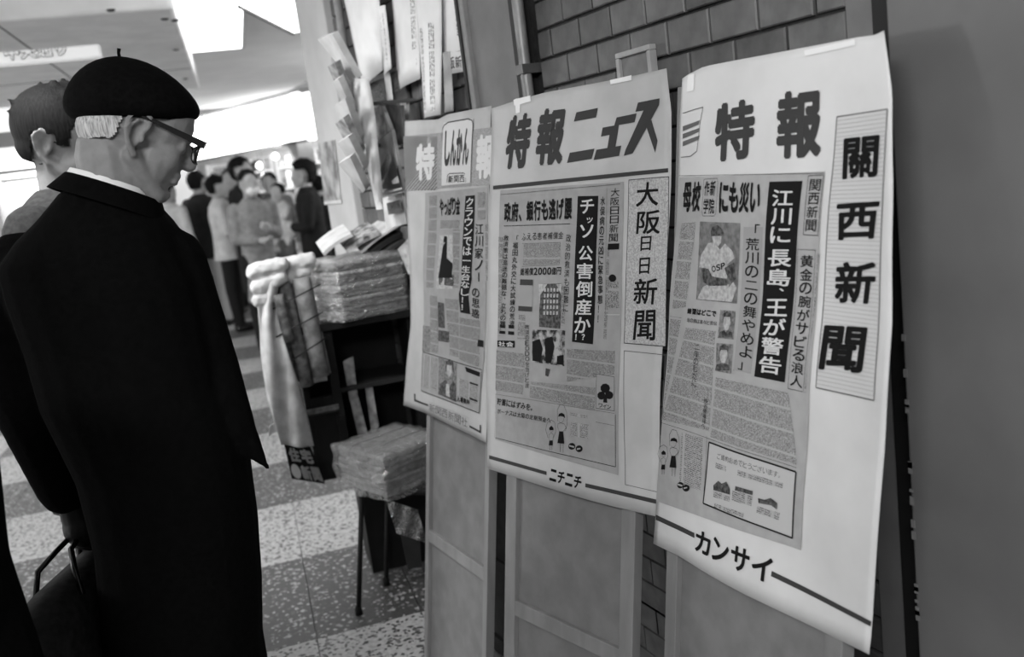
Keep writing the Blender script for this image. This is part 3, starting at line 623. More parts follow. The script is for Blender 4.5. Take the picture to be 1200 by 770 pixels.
g = [S.text('A', '政府、銀行も逃げ腰', [(85, 142), (392, 118), (390, 222), (85, 236)], O4, .04, gap=.03), S.line('A', [(85, 250), (382, 240)], .0012, O4), S.text('A', 'ふえる患者補償金', [(160, 282), (355, 274), (352, 308), (162, 316)], O4, .0),
     S.line('A', [(165, 330), (340, 324)], .0006, O4), S.line('A', [(165, 432), (340, 424)], .0006, O4), S.text('A', '総補償2000億円', [(158, 438), (345, 434), (343, 470), (158, 474)], O4, .02),
     S.text('A', '救済策は混迷の難題な、立ちの露', [(84, 290), (106, 290), (90, 705), (64, 705)], O4, .012, vert=True), S.text('A', '「福田丸外交に大試練の荒波', [(125, 290), (150, 290), (130, 705), (106, 705)], O4, .012, vert=True),
     S.text('A', '政治的救済も困難に', [(364, 285), (388, 285), (372, 640), (350, 640)], O4, .0, vert=True), S.text('A', '水俣病の元凶に緊急事態！！', [(518, 115), (541, 115), (524, 690), (500, 690)], O4, .015, vert=True),
     S.text('A', '大阪日日新聞', [(566, 78), (608, 76), (598, 322), (556, 324)], O4, .0, vert=True), S.text('B', '救済のEODOを急げと波', [(180, 0), (198, 0), (194, 262), (176, 262)], O4, .0, vert=True),
     S.text('B', '貯蓄にはずみを。', [(66, 300), (226, 332), (222, 358), (64, 330)], O4, .02), S.text('B', 'ボーナスは太陽の定期預金へ', [(66, 345), (290, 385), (288, 405), (64, 366)], O4, .01),
     S.line('B', [(60, 286), (548, 365)], .0005, O4), S.line('B', [(58, 465), (548, 585), (552, 370)], .0012, O4), S.line('B', [(60, 286), (55, 465)], .0005, O4), S.line('B', [(470, 400), (546, 415)], .0005, O4), S.line('A', [(70, 108), (610, 60)], .0006, O4), S.line('A', [(548, 80), (540, 640)], .0005, O4),
     S.strip('A', [(553, 330), (604, 328), (603, 355), (552, 357)], O4, 2), disc(S, 'A', 573, 485, 17, O4), S.strip('B', [(66, 66), (137, 68), (136, 96), (66, 92)], O4, 2), S.strip('B', [(76, 2), (98, 3), (98, 16), (76, 14)], O4, 1), S.strip('B', [(112, 2), (134, 4), (134, 18), (112, 16)], O4, 1), S.strip('B', [(74, 26), (98, 28), (98, 40), (74, 38)], O4, 1), S.strip('B', [(110, 28), (134, 30), (134, 44), (110, 42)], O4, 1)]
S.put('column_headings', g, black, pg)
S.put('masthead_tail', [S.line('A', [(545, 650), (605, 650)], .0008, O4), S.text('B', '社会', [(70, 70), (134, 72), (133, 94), (70, 90)], O5, .02)], white_ink, pg)
bn = S.grid('headline_banner', S.pts('i', [(678, 230), (702, 229.5), (696, 403.5), (671, 400.5)]), O3, black, 3, 14, pg)
g = [S.text('A', 'チ', [(425, 128), (495, 125), (492, 195), (424, 197)], O4, .02), S.text('A', 'ッ', [(450, 200), (492, 200), (490, 238), (448, 238)], O4, .02), S.text('A', 'ソ', [(424, 242), (492, 242), (488, 305), (424, 305)], O4, .02), S.text('A', '公', [(418, 338), (490, 336), (488, 408), (416, 408)], O4, .02),
     S.text('A', '害倒産か', [(412, 412), (488, 412), (474, 738), (396, 736)], O4, .02, vert=True), S.text('A', '！？', [(400, 734), (466, 734), (464, 768), (398, 766)], O4, .03)]
S.put('banner_lettering', g, white_ink, pg)
bx = S.grid('ruled_box', S.pts('A', [(158, 490), (217, 492), (212, 636), (149, 630)]), O3, mat('tint', 150, .9), 2, 3, pg)
S.put('box_ends', [S.strip('A', [(158, 490), (217, 492), (216, 518), (157, 516)], O4, 2), S.strip('A', [(150, 610), (213, 614), (212, 636), (149, 632)], O4, 2)], dgrey, bx)
ph = S.grid('building_photograph', S.pts('A', [(248, 512), (345, 508), (336, 714), (242, 704)]), O3, halftone_d, 3, 5, pg)
g = []
for k in range(5):
    for j in range(5): g.append(S.poly('A', [(268+j*14-k*1, 530+k*26), (276+j*14-k, 530+k*26), (275+j*14-k, 546+k*26), (267+j*14-k, 546+k*26)], O4))
g.append(S.poly('A', [(244, 512), (282, 512), (252, 560), (246, 620)], O4)); g.append(S.poly('A', [(322, 512), (345, 510), (343, 560)], O4))
S.put('light_tones', g, halftone_l, ph)
ph = S.grid('crowd_photograph', S.pts('B', [(208, 22), (343, 25), (340, 172), (205, 155)]), O3, mat('crowd_tone', 40, .9, v2=165, scale=55, thr=(.42, .58)), 3, 3, pg)
S.put('dark_tones', [S.poly('B', [(210, 70), (240, 60), (252, 100), (240, 155), (208, 150)], O4), S.poly('B', [(260, 60), (290, 50), (300, 90), (285, 160), (262, 158)], O4), S.poly('B', [(310, 130), (338, 125), (338, 168), (308, 164)], O4)], black, ph)
ph = S.grid('tree_advertisement', S.pts('B', [(477, 203), (549, 215), (548, 355), (472, 343)]), O3, mat('tint', 150, .9), 2, 3, pg)
S.put('tree_drawing', [disc(S, 'B', 512, 262, 20, O4, 9), disc(S, 'B', 496, 292, 17, O4, 9), disc(S, 'B', 528, 290, 17, O4, 9), S.poly('B', [(506, 290), (518, 292), (520, 322), (503, 320)], O4), S.line('B', [(477, 203), (549, 215), (548, 355), (472, 343), (477, 203)], .0008, O4), S.text('B', 'ワイン', [(484, 322), (536, 332), (534, 350), (482, 340)], O4, .02)], black, ph)
S.put('small_emblem', [S.poly('B', [(262, 180), (280, 185), (272, 215), (260, 210)], O4)], dgrey, pg)
figures(S, 'B', 325, 328, 1.15, pg)
S.put('round_logos', [disc(S, 'B', 373, 500, 14, O4), disc(S, 'B', 402, 510, 14, O4)], black, pg)
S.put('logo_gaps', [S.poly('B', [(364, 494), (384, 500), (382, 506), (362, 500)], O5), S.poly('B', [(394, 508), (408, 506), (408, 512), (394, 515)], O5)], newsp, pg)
S.grid('tape_strip', S.pts('i', [(602, 117), (622, 112), (623, 119), (603, 124)]), .0016, tp, 3, 1); S.grid('tape_strip', S.pts('i', [(715, 94), (740, 88), (740, 94), (716, 99)]), .0016, tp, 3, 1); S.grid('tape_strip', S.pts('i', [(604, 116), (610, 115), (610, 132), (605, 133)]), .0016, tp, 1, 2)
# ---------------- poster 1 (far, left)
S = Sheet('news_poster', 'farthest news poster with hatched heading band, leftmost of the three posters', (.9666, 2.4939, 1.5639, .0459, .1686),
          lambda s, t: .005*nz(s, t, 3, 6)+.007*max(0, s-.38)*6*math.sin(t*9))
S1 = S
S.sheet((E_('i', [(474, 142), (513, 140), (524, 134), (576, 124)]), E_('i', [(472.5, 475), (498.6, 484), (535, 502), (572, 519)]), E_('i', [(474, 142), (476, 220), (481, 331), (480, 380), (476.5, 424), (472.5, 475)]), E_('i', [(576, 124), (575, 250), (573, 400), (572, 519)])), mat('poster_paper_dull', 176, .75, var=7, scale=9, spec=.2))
hb = S.grid('heading_band', S.pts('C', [(12, 140), (385, 102), (382, 338), (20, 362)]), O1, mat('band_tone', 128, .85, v2=170, scale=420, spec=.1), 8, 4)
g = []
for k in range(20):
    t = 142+k*11; x1 = 150; g.append(S.line('C', [(14, t+4), (min(150, 14+(t-142)/1.2+6), max(140, t-(min(150, 14+(t-142)/1.2+6)-14)*1.2+4))], .0022, O2))
for k in range(10): g.append(S.line('C', [(20+k*13, 361), (150, 361-(130-k*13)*1.2)], .0022, O2))
S.put('diagonal_hatching', g, dgrey, hb)
S.put('headline', [S.text('C', '特', [(62, 168), (148, 160), (143, 322), (60, 326)], O3, .05), S.text('C', '報', [(312, 130), (398, 118), (394, 318), (310, 324)], O3, .05)], white_ink, hb)
lg = S.grid('name_plate', S.pts('C', [(176, 84), (300, 66), (294, 330), (170, 342)]), O3, mat('plate_stock', 196, .85, spec=.1), 3, 4, hb)
S.put('plate_outline', [S.line('C', [(172, 112), (180, 94), (198, 82), (280, 68), (296, 74), (300, 90), (292, 330)], .003, O4), S.line('C', [(192, 330), (196, 300), (204, 292), (262, 290), (270, 298), (270, 328)], .0022, O4), S.line('C', [(172, 112), (170, 160)], .002, O4)], dgrey, hb)
S.put('name_lettering', [S.text('C', 'しんかん', [(184, 112), (290, 98), (282, 262), (182, 268)], O4, .05, gap=.0), S.text('C', '新関西', [(198, 300), (266, 296), (266, 328), (196, 332)], O4, .02)], dgrey, hb)
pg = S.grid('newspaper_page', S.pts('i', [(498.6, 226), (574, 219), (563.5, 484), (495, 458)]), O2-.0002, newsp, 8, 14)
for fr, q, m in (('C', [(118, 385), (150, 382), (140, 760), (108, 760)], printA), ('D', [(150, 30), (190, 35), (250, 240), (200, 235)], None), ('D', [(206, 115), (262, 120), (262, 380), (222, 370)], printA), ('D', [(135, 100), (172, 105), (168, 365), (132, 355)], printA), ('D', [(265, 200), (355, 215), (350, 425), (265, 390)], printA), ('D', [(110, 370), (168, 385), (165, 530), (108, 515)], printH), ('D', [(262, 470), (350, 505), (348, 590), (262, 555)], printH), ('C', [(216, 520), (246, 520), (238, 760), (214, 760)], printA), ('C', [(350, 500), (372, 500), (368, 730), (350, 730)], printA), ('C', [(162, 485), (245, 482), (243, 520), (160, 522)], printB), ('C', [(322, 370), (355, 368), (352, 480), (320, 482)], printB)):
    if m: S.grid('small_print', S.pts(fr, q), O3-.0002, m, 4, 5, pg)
bn = S.grid('headline_banner', None, O3, black, 3, 14, pg, edges=(S.pts('C', [(268, 384), (310, 381)]), S.pts('D', [(270, 178), (313, 186)]), S.pts('C', [(268, 384), (258, 560), (250, 700)])+S.pts('D', [(278, 30), (262, 100), (270, 178)]), S.pts('C', [(310, 381), (303, 560), (292, 700)])+S.pts('D', [(322, 30), (305, 100), (313, 186)])))
S.put('banner_lettering', [S.text('C', 'クラウンでは一', [(272, 390), (306, 388), (292, 670), (254, 668)], O4, .015, vert=True), S.text('i', '生台なし！！', [(542, 311), (553, 311), (549, 366), (540, 364)], O4, .015, vert=True)], white_ink, pg)
S.put('column_headings', [S.text('C', 'やっぱり金', [(160, 392), (246, 384), (246, 462), (160, 470)], O4, .03, gap=0), S.text('C', '江川家ノー', [(310, 496), (345, 494), (338, 742), (304, 740)], O4, .01, vert=True), S.text('D', 'の思惑', [(322, 62), (356, 70), (352, 210), (318, 198)], O4, .015, vert=True), S.strip('D', [(346, 300), (370, 305), (368, 335), (344, 330)], O4, 1),
                          S.strip('D', [(292, 422), (358, 448), (356, 468), (300, 445)], O4, 1), S.strip('D', [(315, 490), (352, 503), (352, 510), (315, 498)], O4, 1), S.strip('D', [(315, 560), (352, 574), (352, 582), (315, 568)], O4, 1), S.text('D', '入場無料', [(258, 550), (318, 572), (316, 595), (256, 580)], O4, .04),
                          S.line('D', [(100, 355), (364, 436), (360, 632), (98, 530), (100, 355)], .0018, O4)], black, pg)
ph = S.grid('skirt_photograph', S.pts('C', [(160, 545), (214, 542), (214, 765), (150, 765)]), O3, halftone_l, 2, 4, pg)
S.put('dark_tones', [S.poly('C', [(178, 548), (190, 550), (190, 640), (214, 660), (212, 720), (160, 720), (168, 640)], O4)], black, ph)
S.put('light_tones', [S.poly('C', [(174, 575), (184, 575), (184, 600), (176, 600)], O5)], halftone_l, ph)
ph = S.grid('narrow_photograph', S.pts('D', [(174, 130), (202, 136), (202, 250), (172, 244)]), O3, halftone_d, 1, 3, pg); ph = S.grid('small_photograph', S.pts('D', [(172, 256), (220, 264), (218, 314), (170, 306)]), O3, halftone_d, 2, 2, pg)
S.grid('edge_photograph', S.pts('D', [(98, 235), (135, 242), (132, 358), (96, 350)]), O3, halftone_m, 2, 3, pg); S.grid('top_photograph', S.pts('D', [(176, 5), (242, 8), (240, 60), (180, 52)]), O3, halftone_d, 2, 2, pg)
ph = S.grid('woman_photograph', S.pts('D', [(172, 382), (256, 408), (254, 582), (172, 548)]), O3, halftone_m, 3, 3, pg)
S.put('dark_tones', [S.poly('D', [(202, 440), (204, 400), (222, 388), (240, 402), (244, 455), (236, 440), (232, 415), (212, 412)], O4), S.poly('D', [(174, 545), (182, 500), (205, 480), (222, 520), (240, 485), (254, 505), (253, 580)], O4)], halftone_d, ph)
S.put('light_tones', [S.poly('D', [(210, 415), (232, 418), (234, 450), (222, 470), (212, 455)], O5), S.poly('D', [(208, 500), (222, 500), (226, 560), (208, 552)], O5)], halftone_l, ph)
S.put('corner_brackets', [S.strip('D', [(60, 545), (66, 545), (66, 575), (60, 573)], O1, 1), S.strip('D', [(60, 568), (126, 592), (126, 601), (60, 577)], O1), S.strip('D', [(312, 686), (366, 712), (366, 722), (312, 696)], O1), S.strip('D', [(361, 684), (368, 686), (368, 722), (361, 720)], O1, 1)], dgrey)
S.put('paper_name_lettering', [S.text('D', '新関西新聞社', [(130, 585), (305, 655), (303, 700), (128, 622)], O1, .0)], mgrey)
S.put('paper_name_outline', [S.line('D', [(130, 582), (307, 652), (304, 704), (127, 626), (130, 582)], .0008, O1)], lgrey)
# ================================================================ BOARDS behind the posters
def board(S, label, uL, uR, v0, rail, stile, top=.01, wR=None, extra=0):
    """framed plywood stand; uL/uR: pixel columns of its edges at height v0"""
    a = S.loc(uL, v0); b = S.loc(uR, v0); s0, s1 = a[0], b[0]; t1 = (S.o.z)/(-S.d.z)-.005+extra
    root = empty('poster_stand', S.o+S.r*((s0+s1)/2)+S.d*t1); tag(root, label, 'stand')
    def bx(name, a0, t0, a1, t2, n0, n1, m, bev=.0015):
        V = [S.o+S.r*x+S.d*y+S.n*z-root.location for x in (a0, a1) for y in (t0, t2) for z in (n0, n1)]
        o = mesh(name, V, boxgeo(0, 0, 0, 1, 1, 1)[1], m, root)
        if bev: md = o.modifiers.new('b', 'BEVEL'); md.width = bev; md.segments = 2
        return o
    n1 = -.007; n0 = n1-.024; w = stile
    bx('plywood_panel', s0+w*.5, top+.01, s1-w*.5, t1-.03, n0+.004, n0+.012, woodp, 0)
    bx('stile', s0, top, s0+w, t1, n0, n1, wood); bx('stile', s1-w, top, s1, t1, n0, n1, wood)
    bx('rail', s0+w, top, s1-w, top+.04, n0, n1-.001, wood)
    tr = S.loc(*rail)[1]
    while tr < t1-.05: bx('rail', s0+w, tr, s1-w, tr+.034, n0, n1-.001, wood); tr += .62
    bx('rail', s0+w, t1-.05, s1-w, t1, n0, n1-.001, wood)
    return root
board(S1, 'narrow grey framed stand under the farthest poster', 497, 571, 490+10, (500, 622), .022)
board(S2, 'grey framed stand under the middle poster, chipped white at its rail', 590, 742, 575, (600, 705), .036)
board(S3, 'grey framed stand under the nearest poster, its right stile scuffed pale', 776, 985, 700, (900, 1100), .034)
# dark second board standing in the gap, behind
Sb = Sheet('x', '', (1.03, 2.05, 1.5639, .05, .06), lambda s, t: 0); b4 = board(Sb, 'dark framed board standing behind, seen in the gap between two poster stands', 545, 625, 600, (575, 655), .03)
for ch in b4.children: ch.data.materials.clear(); ch.data.materials.append(mat('dark_board', 62, .7, var=6))
# paint chips
p = S2.P(S2.loc(603, 704), -.0065); V, Fs = lathegeo([(0, .0), (.006, .0008), (.0085, 0)], 9, Matrix.Translation(p) @ Matrix([[S2.r.x, S2.d.x, S2.n.x, 0], [S2.r.y, S2.d.y, S2.n.y, 0], [S2.r.z, S2.d.z, S2.n.z, 0], [0, 0, 0, 1]]))
# small empty frame on the tiled wall above the middle poster
fr = empty('empty_picture_frame', (WX-.01, 1.555, 1.59)); tag(fr, 'small empty pale frame fixed to the tiled wall above the middle poster', 'frame')
fa, fb = atx(719, 62, WX-.02), atx(759, 53, WX-.02); y1, y0 = fa.y-1.555, fb.y-1.555; zt = (fa.z+fb.z)/2-1.59; fm = mat('frame_paint', 165, .5, var=8); w = .011
for a, b in (((0, y0, zt-w), (.015, y1, zt)), ((0, y0, zt-.12), (.015, y1, zt-.12+w)), ((0, y0, zt-.12+w), (.015, y0+w, zt-w)), ((0, y1-w, zt-.12+w), (.015, y1, zt-w))): box('frame_bar', (-.008, a[1], a[2]), (.010, b[1], b[2]), fm, fr, None, .002)
box('backing', (.0, y0+w, zt-.12+w), (.006, y1-w, zt-w), mat('frame_back', 118, .6, var=6), fr)
# ================================================================ PEOPLE
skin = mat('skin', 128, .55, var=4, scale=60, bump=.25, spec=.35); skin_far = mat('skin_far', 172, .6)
coatm = mat('black_wool', 11, .95, var=2, scale=90, bump=.3, spec=.04); beretm = mat('beret_felt', 12, .95, var=3, scale=120, bump=.3, spec=.05)
shirt = mat('white_shirt', 232, .7); greyhair = mat('grey_hair', 168, .8, var=36, scale=60, stretch=(6, 6, .5), bump=.6); darkhair = mat('black_hair', 20, .7, var=7, scale=40, stretch=(5, 5, .6), bump=.4, spec=.12)
def frame(origin, fwd):     # matrix with x = fwd, y = left, z = up at origin
    f_ = Vector(fwd).normalized(); f_.z = 0; f_.normalize(); l = Vector((-f_.y, f_.x, 0))
    return Matrix([[f_.x, l.x, 0, origin[0]], [f_.y, l.y, 0, origin[1]], [0, 0, 1, origin[2]], [0, 0, 0, 1]])
def headprims(T, s=1, jaw=1, detail=True):
    """head in its own frame: x forward, y left, z up, origin midway between the ears"""
    K = T @ Matrix.Scale(s, 4); P = []
    P += [ellgeo((-.014, 0, .044), (.098, .077, .086), K), ellgeo((.040, 0, .045), (.058, .066, .070), K), ellgeo((.045, 0, -.020), (.052, .056*jaw, .070), K), ellgeo((-.015, 0, -.01), (.066, .060, .055), K)]
    for y in (-1, 1):
        P += [capgeo((.008, y*.050, -.038), (.074, y*.018, -.086), .018, .018, K), ellgeo((.064, y*.034, -.012), (.026, .020, .034), K), ellgeo((.086, y*.030, .034), (.013, .026, .010), K), ellgeo((.082, y*.031, .014), (.012, .015, .012), K)]
        if detail:
            ear = [(.008, y*.070, -.036), (-.004, y*.076, -.026), (-.018, y*.086, -.004), (-.025, y*.093, .018), (-.019, y*.094, .036), (-.002, y*.089, .044), (.014, y*.081, .036), (.015, y*.075, .018), (.006, y*.072, .006)]
            P.append(chain(ear, [.0075, .006, .0048, .0048, .005, .005, .0048, .0045, .004], K)); P.append(ellgeo((-.002, y*.070, .006), (.018, .005, .034), K)); P.append(chain([(-.012, y*.080, -.012), (-.014, y*.085, .012), (-.004, y*.084, .028)], [.0045, .0038, .0035], K)); P.append(ellgeo((.012, y*.076, -.004), (.005, .005, .008), K))
        else: P.append(ellgeo((.0, y*.078, .004), (.016, .008, .030), K))
    P += [capgeo((.090, 0, .028), (.114, 0, -.006), .009, .012, K), ellgeo((.110, 0, -.012), (.013, .015, .009), K), ellgeo((.096, 0, -.036), (.010, .022, .008), K), ellgeo((.095, 0, -.050), (.010, .020, .008), K), ellgeo((.080, 0, -.082), (.020, .022, .018), K), capgeo((.066, 0, -.05), (.080, 0, -.03), .03, .022, K)]
    return P
def handprims(w, d, side, s=1.0, curl=1.0, fwd=None):
    """hand at wrist w pointing along d, fingers curling toward 'side' vector"""
    w, d, c = Vector(w), Vector(d).normalized(), Vector(side).normalized(); c = (c-d*c.dot(d)).normalized(); a = d.cross(c).normalized()
    P = [capgeo(w, w+d*.05*s, .026*s, .033*s), ellgeo(w+d*.055*s, (.036*s, .036*s, .04*s))]
    for k, L in enumerate((.070, .078, .073, .058)):
        b0 = w+d*.085*s+a*(k-1.5)*.0205*s; L *= s
        b1 = b0+(d*(1-.5*curl)+c*.55*curl).normalized()*L*.45; b2 = b1+(d*(1-1.3*curl)+c*.9*curl).normalized()*L*.33; b3 = b2+(d*(.6-1.7*curl)+c*.45*curl).normalized()*L*.26
        P.append(chain([w+d*.05*s+a*(k-1.5)*.017*s, b0, b1, b2, b3], [.012*s, .0105*s, .0095*s, .0085*s, .007*s]))
    t0 = w+d*.03*s-a*.026*s; P.append(chain([t0, t0+d*.032*s-a*.016*s+c*.014*s, t0+d*.056*s-a*.008*s+c*.034*s], [.014*s, .011*s, .0085*s]))
    return P
# ---- the man in the beret
M0 = atd(160, 400, 1.7); M0.z = 0
def mp(u, v, db=0):
    """point on the upright plane through the man's body (db metres behind it) that this pixel sees"""
    r = Vector(ray(u, v)); c = Vector(C0); k = ((M0+HZF*db-c).dot(HZF))/r.dot(HZF); return c+r*k
def W(a, b, z): return M0+HZR*a+HZF*b+Vector((0, 0, z))
def az(u, v, db=0): p = mp(u, v, db); return (p-M0).dot(HZR), p.z
phi = math.radians(27); hf = HZR*math.cos(phi)+HZF*math.sin(phi)
ear = mp(160, 157, -.055)
hl = Vector((-hf.y, hf.x, 0)); ctr = ear+hl*.074                       # right ear is nearest the camera
TH_ = frame(ctr, hf) @ Matrix.Rotation(math.radians(31), 4, 'Y') @ Matrix.Rotation(math.radians(0), 4, 'X')
bf = HZR*math.cos(math.radians(76))+HZF*math.sin(math.radians(76))     # the body faces farther away than the head
bl = Vector((-bf.y, bf.x, 0)); ang = math.atan2(bf.y, bf.x)
ca, _ = az(150, 420)
def ring(z, a, b, hw, hd): p = W(a, b, z); return (p.x, p.y, z, hd, hw, ang)     # hd: depth half, hw: half width across shoulders
nk = W(az(132, 215)[0], -.01, az(132, 215)[1])
hd_ = TH_ @ Vector((-.030, 0, -.045))
body = headprims(TH_, .95)+[capgeo(nk+Vector((0, 0, -.08)), hd_, .056, .054), capgeo(nk+Vector((0, 0, -.06))+bf*.01, TH_ @ Vector((.0, 0, -.045)), .052, .050)]
cl = az(208, 640)[0]; legs = []
chest = [ring(.72, cl, 0, .12, .10), ring(.85, cl-.005, 0, .12, .09), ring(1.0, (ca+cl)/2, 0, .12, .09), ring(1.12, ca, .0, .125, .095), ring(1.22, ca-.005, 0, .14, .095), ring(1.32, ca-.02, 0, .12, .07), ring(1.38, ca-.03, 0, .07, .05)]
body.append(loftgeo(chest))
LS, LE, LW = W(*[(lambda q: (q[0], .03, q[1]))(az(-2, 318))][0]), W(*[(lambda q: (q[0], .0, q[1]))(az(22, 455))][0]), W(*[(lambda q: (q[0], .02, q[1]))(az(78, 592))][0])
RS, RE, RW = W(*[(lambda q: (q[0], .02, q[1]))(az(200, 305))][0]), W(*[(lambda q: (q[0], .02, q[1]))(az(248, 425))][0]), W(*[(lambda q: (q[0], .12, q[1]))(az(188, 515))][0])
body += [chain([LS, LE, LW], [.05, .042, .030]), chain([RS, RE, RW], [.045, .030, .026])]
for s in (-1, 1):
    hip = W(cl-.01+s*.045, 0, .82); kn = W(cl-.02+s*.055, .0, .47); an = W(cl-.02+s*.06, 0, .08); legs.append(chain([hip, kn, an+Vector((0, 0, .02))], [.078, .062, .055]))
    body.append(chain([hip, kn, an], [.085, .058, .042])); body.append(capgeo(an+Vector((0, 0, -.045)), an+bf*.14+Vector((0, 0, -.05)), .034, .028))
body += handprims(LW, Vector((.08, 0, -1))+HZR*.1, HZR*.3+HZF*.9, .95, 1.0)
body += handprims(RW, bf*.9-HZR*.3+Vector((0, 0, -.1)), -HZR*.6+Vector((0, 0, -.6)), .9, .9)
bc = W(*[(lambda q: (q[0], .035, q[1]))(az(156, 124, .035))][0])
TB = Matrix.Translation(bc) @ Matrix.Rotation(math.atan2(HZR.y, HZR.x), 4, 'Z') @ Matrix.Rotation(math.radians(4), 4, 'Y')
def under_beret(c, k=.91):       # the skull is pressed inside the cap
    q = TB.inverted() @ c
    if q.z < -.06: return c
    zz = min(q.z, .078); rm = float(np.interp(zz, [-.06, -.035, -.02, .006, .028, .054, .075, .086], [.135, .120, .112, .1165, .108, .088, .06, .03]))*k
    x = q.x+.012*max(0, zz/.088); r = math.hypot(x, q.y)
    if r > rm: x, y = x*rm/r, q.y*rm/r
    else: y = q.y
    return TB @ Vector((x-.012*max(0, zz/.088), y, zz-.006*min(1, max(0, (zz+.03)/.05))))
man = remeshed('person', body, .0034, skin, None, 3, under_beret)
tag(man, 'elderly man in a black beret and long black coat reading the posters, glasses on', 'person')
for g in legs: remeshed('trouser_leg', [g], .008, coatm, man, 2)
# coat: from the outline in the photograph, shaped round the body
def hw2(v, ul, ur):
    (a0, z0), (a1, z1) = az(ul, v), az(ur, v); return (a0+a1)/2, (z0+z1)/2, (a1-a0)/2
rings = []
for v, ul, ur, dep in ((765, 128, 308, .15), (700, 124, 307, .15), (620, 116, 302, .145), (540, 94, 292, .14), (460, 52, 268, .135), (390, 32, 252, .135), (340, 14, 240, .135), (300, 2, 222, .125), (272, 22, 205, .11), (250, 48, 186, .095), (232, 66, 168, .085), (219, 78, 156, .075)):
    a, z, h = hw2(v, ul, ur); rings.append((*W(a, .0, z), h*.96, dep, math.atan2(HZR.y, HZR.x)))
lx, lz, lh = hw2(765, 128, 306); low = [(*W(lx, .0, z), lh*.97, .15, math.atan2(HZR.y, HZR.x)) for z in (.32, .44)]
coat = [loftgeo(low+rings)]
coat += [chain([LS+Vector((0, 0, -.01))+HZR*.03, LE, LW+(LE-LW)*.12], [.078, .062, .052]), chain([RS, RE, RW+(RE-RW)*.06], [.058, .042, .036])]
tipp = W(*[(lambda q: (q[0], .0, q[1]))(az(316, 551))][0]); cm_ = W(*[(lambda q: (q[0], .0, q[1]))(az(276, 500))][0]); cm2 = W(*[(lambda q: (q[0], .0, q[1]))(az(262, 460))][0]); coat.append(chain([RE, cm2, cm_, tipp], [.042, .042, .038, .003]))
co = remeshed('coat', coat, .007, coatm, man, 5)
# stand-up coat collar and shirt collar round the neck
def band(name, c, ax, r0, r1, h, m, th, open_=0, n=36, dz=lambda t: 0):
    """tilted collar band, centre c, axis ax, bottom radius r0 and top radius r1"""
    ax = Vector(ax).normalized(); e1 = (bf-ax*bf.dot(ax)).normalized(); e2 = ax.cross(e1); V, Fs = [], []
    for k in range(n+1):
        t = math.pi*2*k/n; t = open_+(2*math.pi-2*open_)*k/n; d = e1*math.cos(t)+e2*math.sin(t)
        for r, z in ((r0, 0), (r1, h), (r1-th, h), (r0-th, 0)): V.append(c+d*r+ax*(z+dz(t)))
    for k in range(n):
        for q in range(4): Fs.append((k*4+q, k*4+(q+1) % 4, (k+1)*4+(q+1) % 4, (k+1)*4+q))
    Fs += [(0, 1, 2, 3), (n*4+3, n*4+2, n*4+1, n*4)]
    o = mesh(name, V, Fs, m, man, True); md = o.modifiers.new('b', 'BEVEL'); md.width = .0012; md.segments = 2; return o
nkc = W(*[(lambda q: (q[0], -.0, q[1]))(az(122, 222))][0])
axn = Vector((0, 0, 1))+hf*.50
band('shirt_collar', nkc+Vector((0, 0, -.012))+hf*.004, axn, .080, .073, .028, shirt, .004, .25)
band('coat_collar', nkc+Vector((0, 0, -.031))+hf*.002, axn, .106, .085, .036, coatm, .008, .4)
# hair of the man: short, grey, under the beret round the back of the head
def haircap(name, T, m, parent, sc, front, low, shell=1.0, vox=.004, tufts=0, seed=1, zth=.055):
    """a shell over the skull cut off in front of 'front' and below the hairline"""
    rnd = random.Random(seed); P = [ellgeo((-.014, 0, .050), (.108*shell, .084*shell, .096*shell), T @ Matrix.Scale(sc, 4), 24, 16), ellgeo((-.035, 0, -.005), (.068*shell, .070*shell, .055), T @ Matrix.Scale(sc, 4), 20, 12)]
    for k in range(tufts):
        a = rnd.uniform(0, 6.28); e = rnd.uniform(.0, 1.4); d = Vector((math.cos(a)*math.cos(e), math.sin(a)*math.cos(e)*.8, math.sin(e))); p = Vector((-.014, 0, .05))+Vector((d.x*.1, d.y*.078, d.z*.09))
        q = d*.35+Vector((rnd.uniform(-.6, .4), rnd.uniform(-.6, .6), rnd.uniform(-.7, .3))); P.append(capgeo(p, p+q.normalized()*rnd.uniform(.015, .03), .012, .004, T @ Matrix.Scale(sc, 4)))
    o = remeshed(name, P, vox, m, parent, 2); Ti = (T @ Matrix.Scale(sc, 4)).inverted(); b = bmesh.new(); b.from_mesh(o.data)
    kill = []
    for v in b.verts:
        q = Ti @ v.co; yy = abs(q.y)
        lim = front if q.z > zth else (front-.07 if q.z > -.03 else -.012)
        if q.x > lim+(q.z-.05)*.3*(q.z > .05) or q.z < low(q.x): kill.append(v)
        elif yy > .055 and q.x > -.030 and q.z < min(.042, zth+.02) and q.x < .02: kill.append(v)
    bmesh.ops.delete(b, geom=kill, context='VERTS'); b.to_mesh(o.data); b.free()
    return o
hr = haircap('hair', TH_, greyhair, man, .95, .055, lambda x: -.006+x*.5 if x < 0 else .02, .995, .004, 0)
for q in hr.data.vertices: q.co = under_beret(q.co, .93)
b = bmesh.new(); b.from_mesh(hr.data); bmesh.ops.delete(b, geom=[v for v in b.verts if (TH_.inverted() @ v.co).x > .0], context='VERTS'); b.to_mesh(hr.data); b.free()
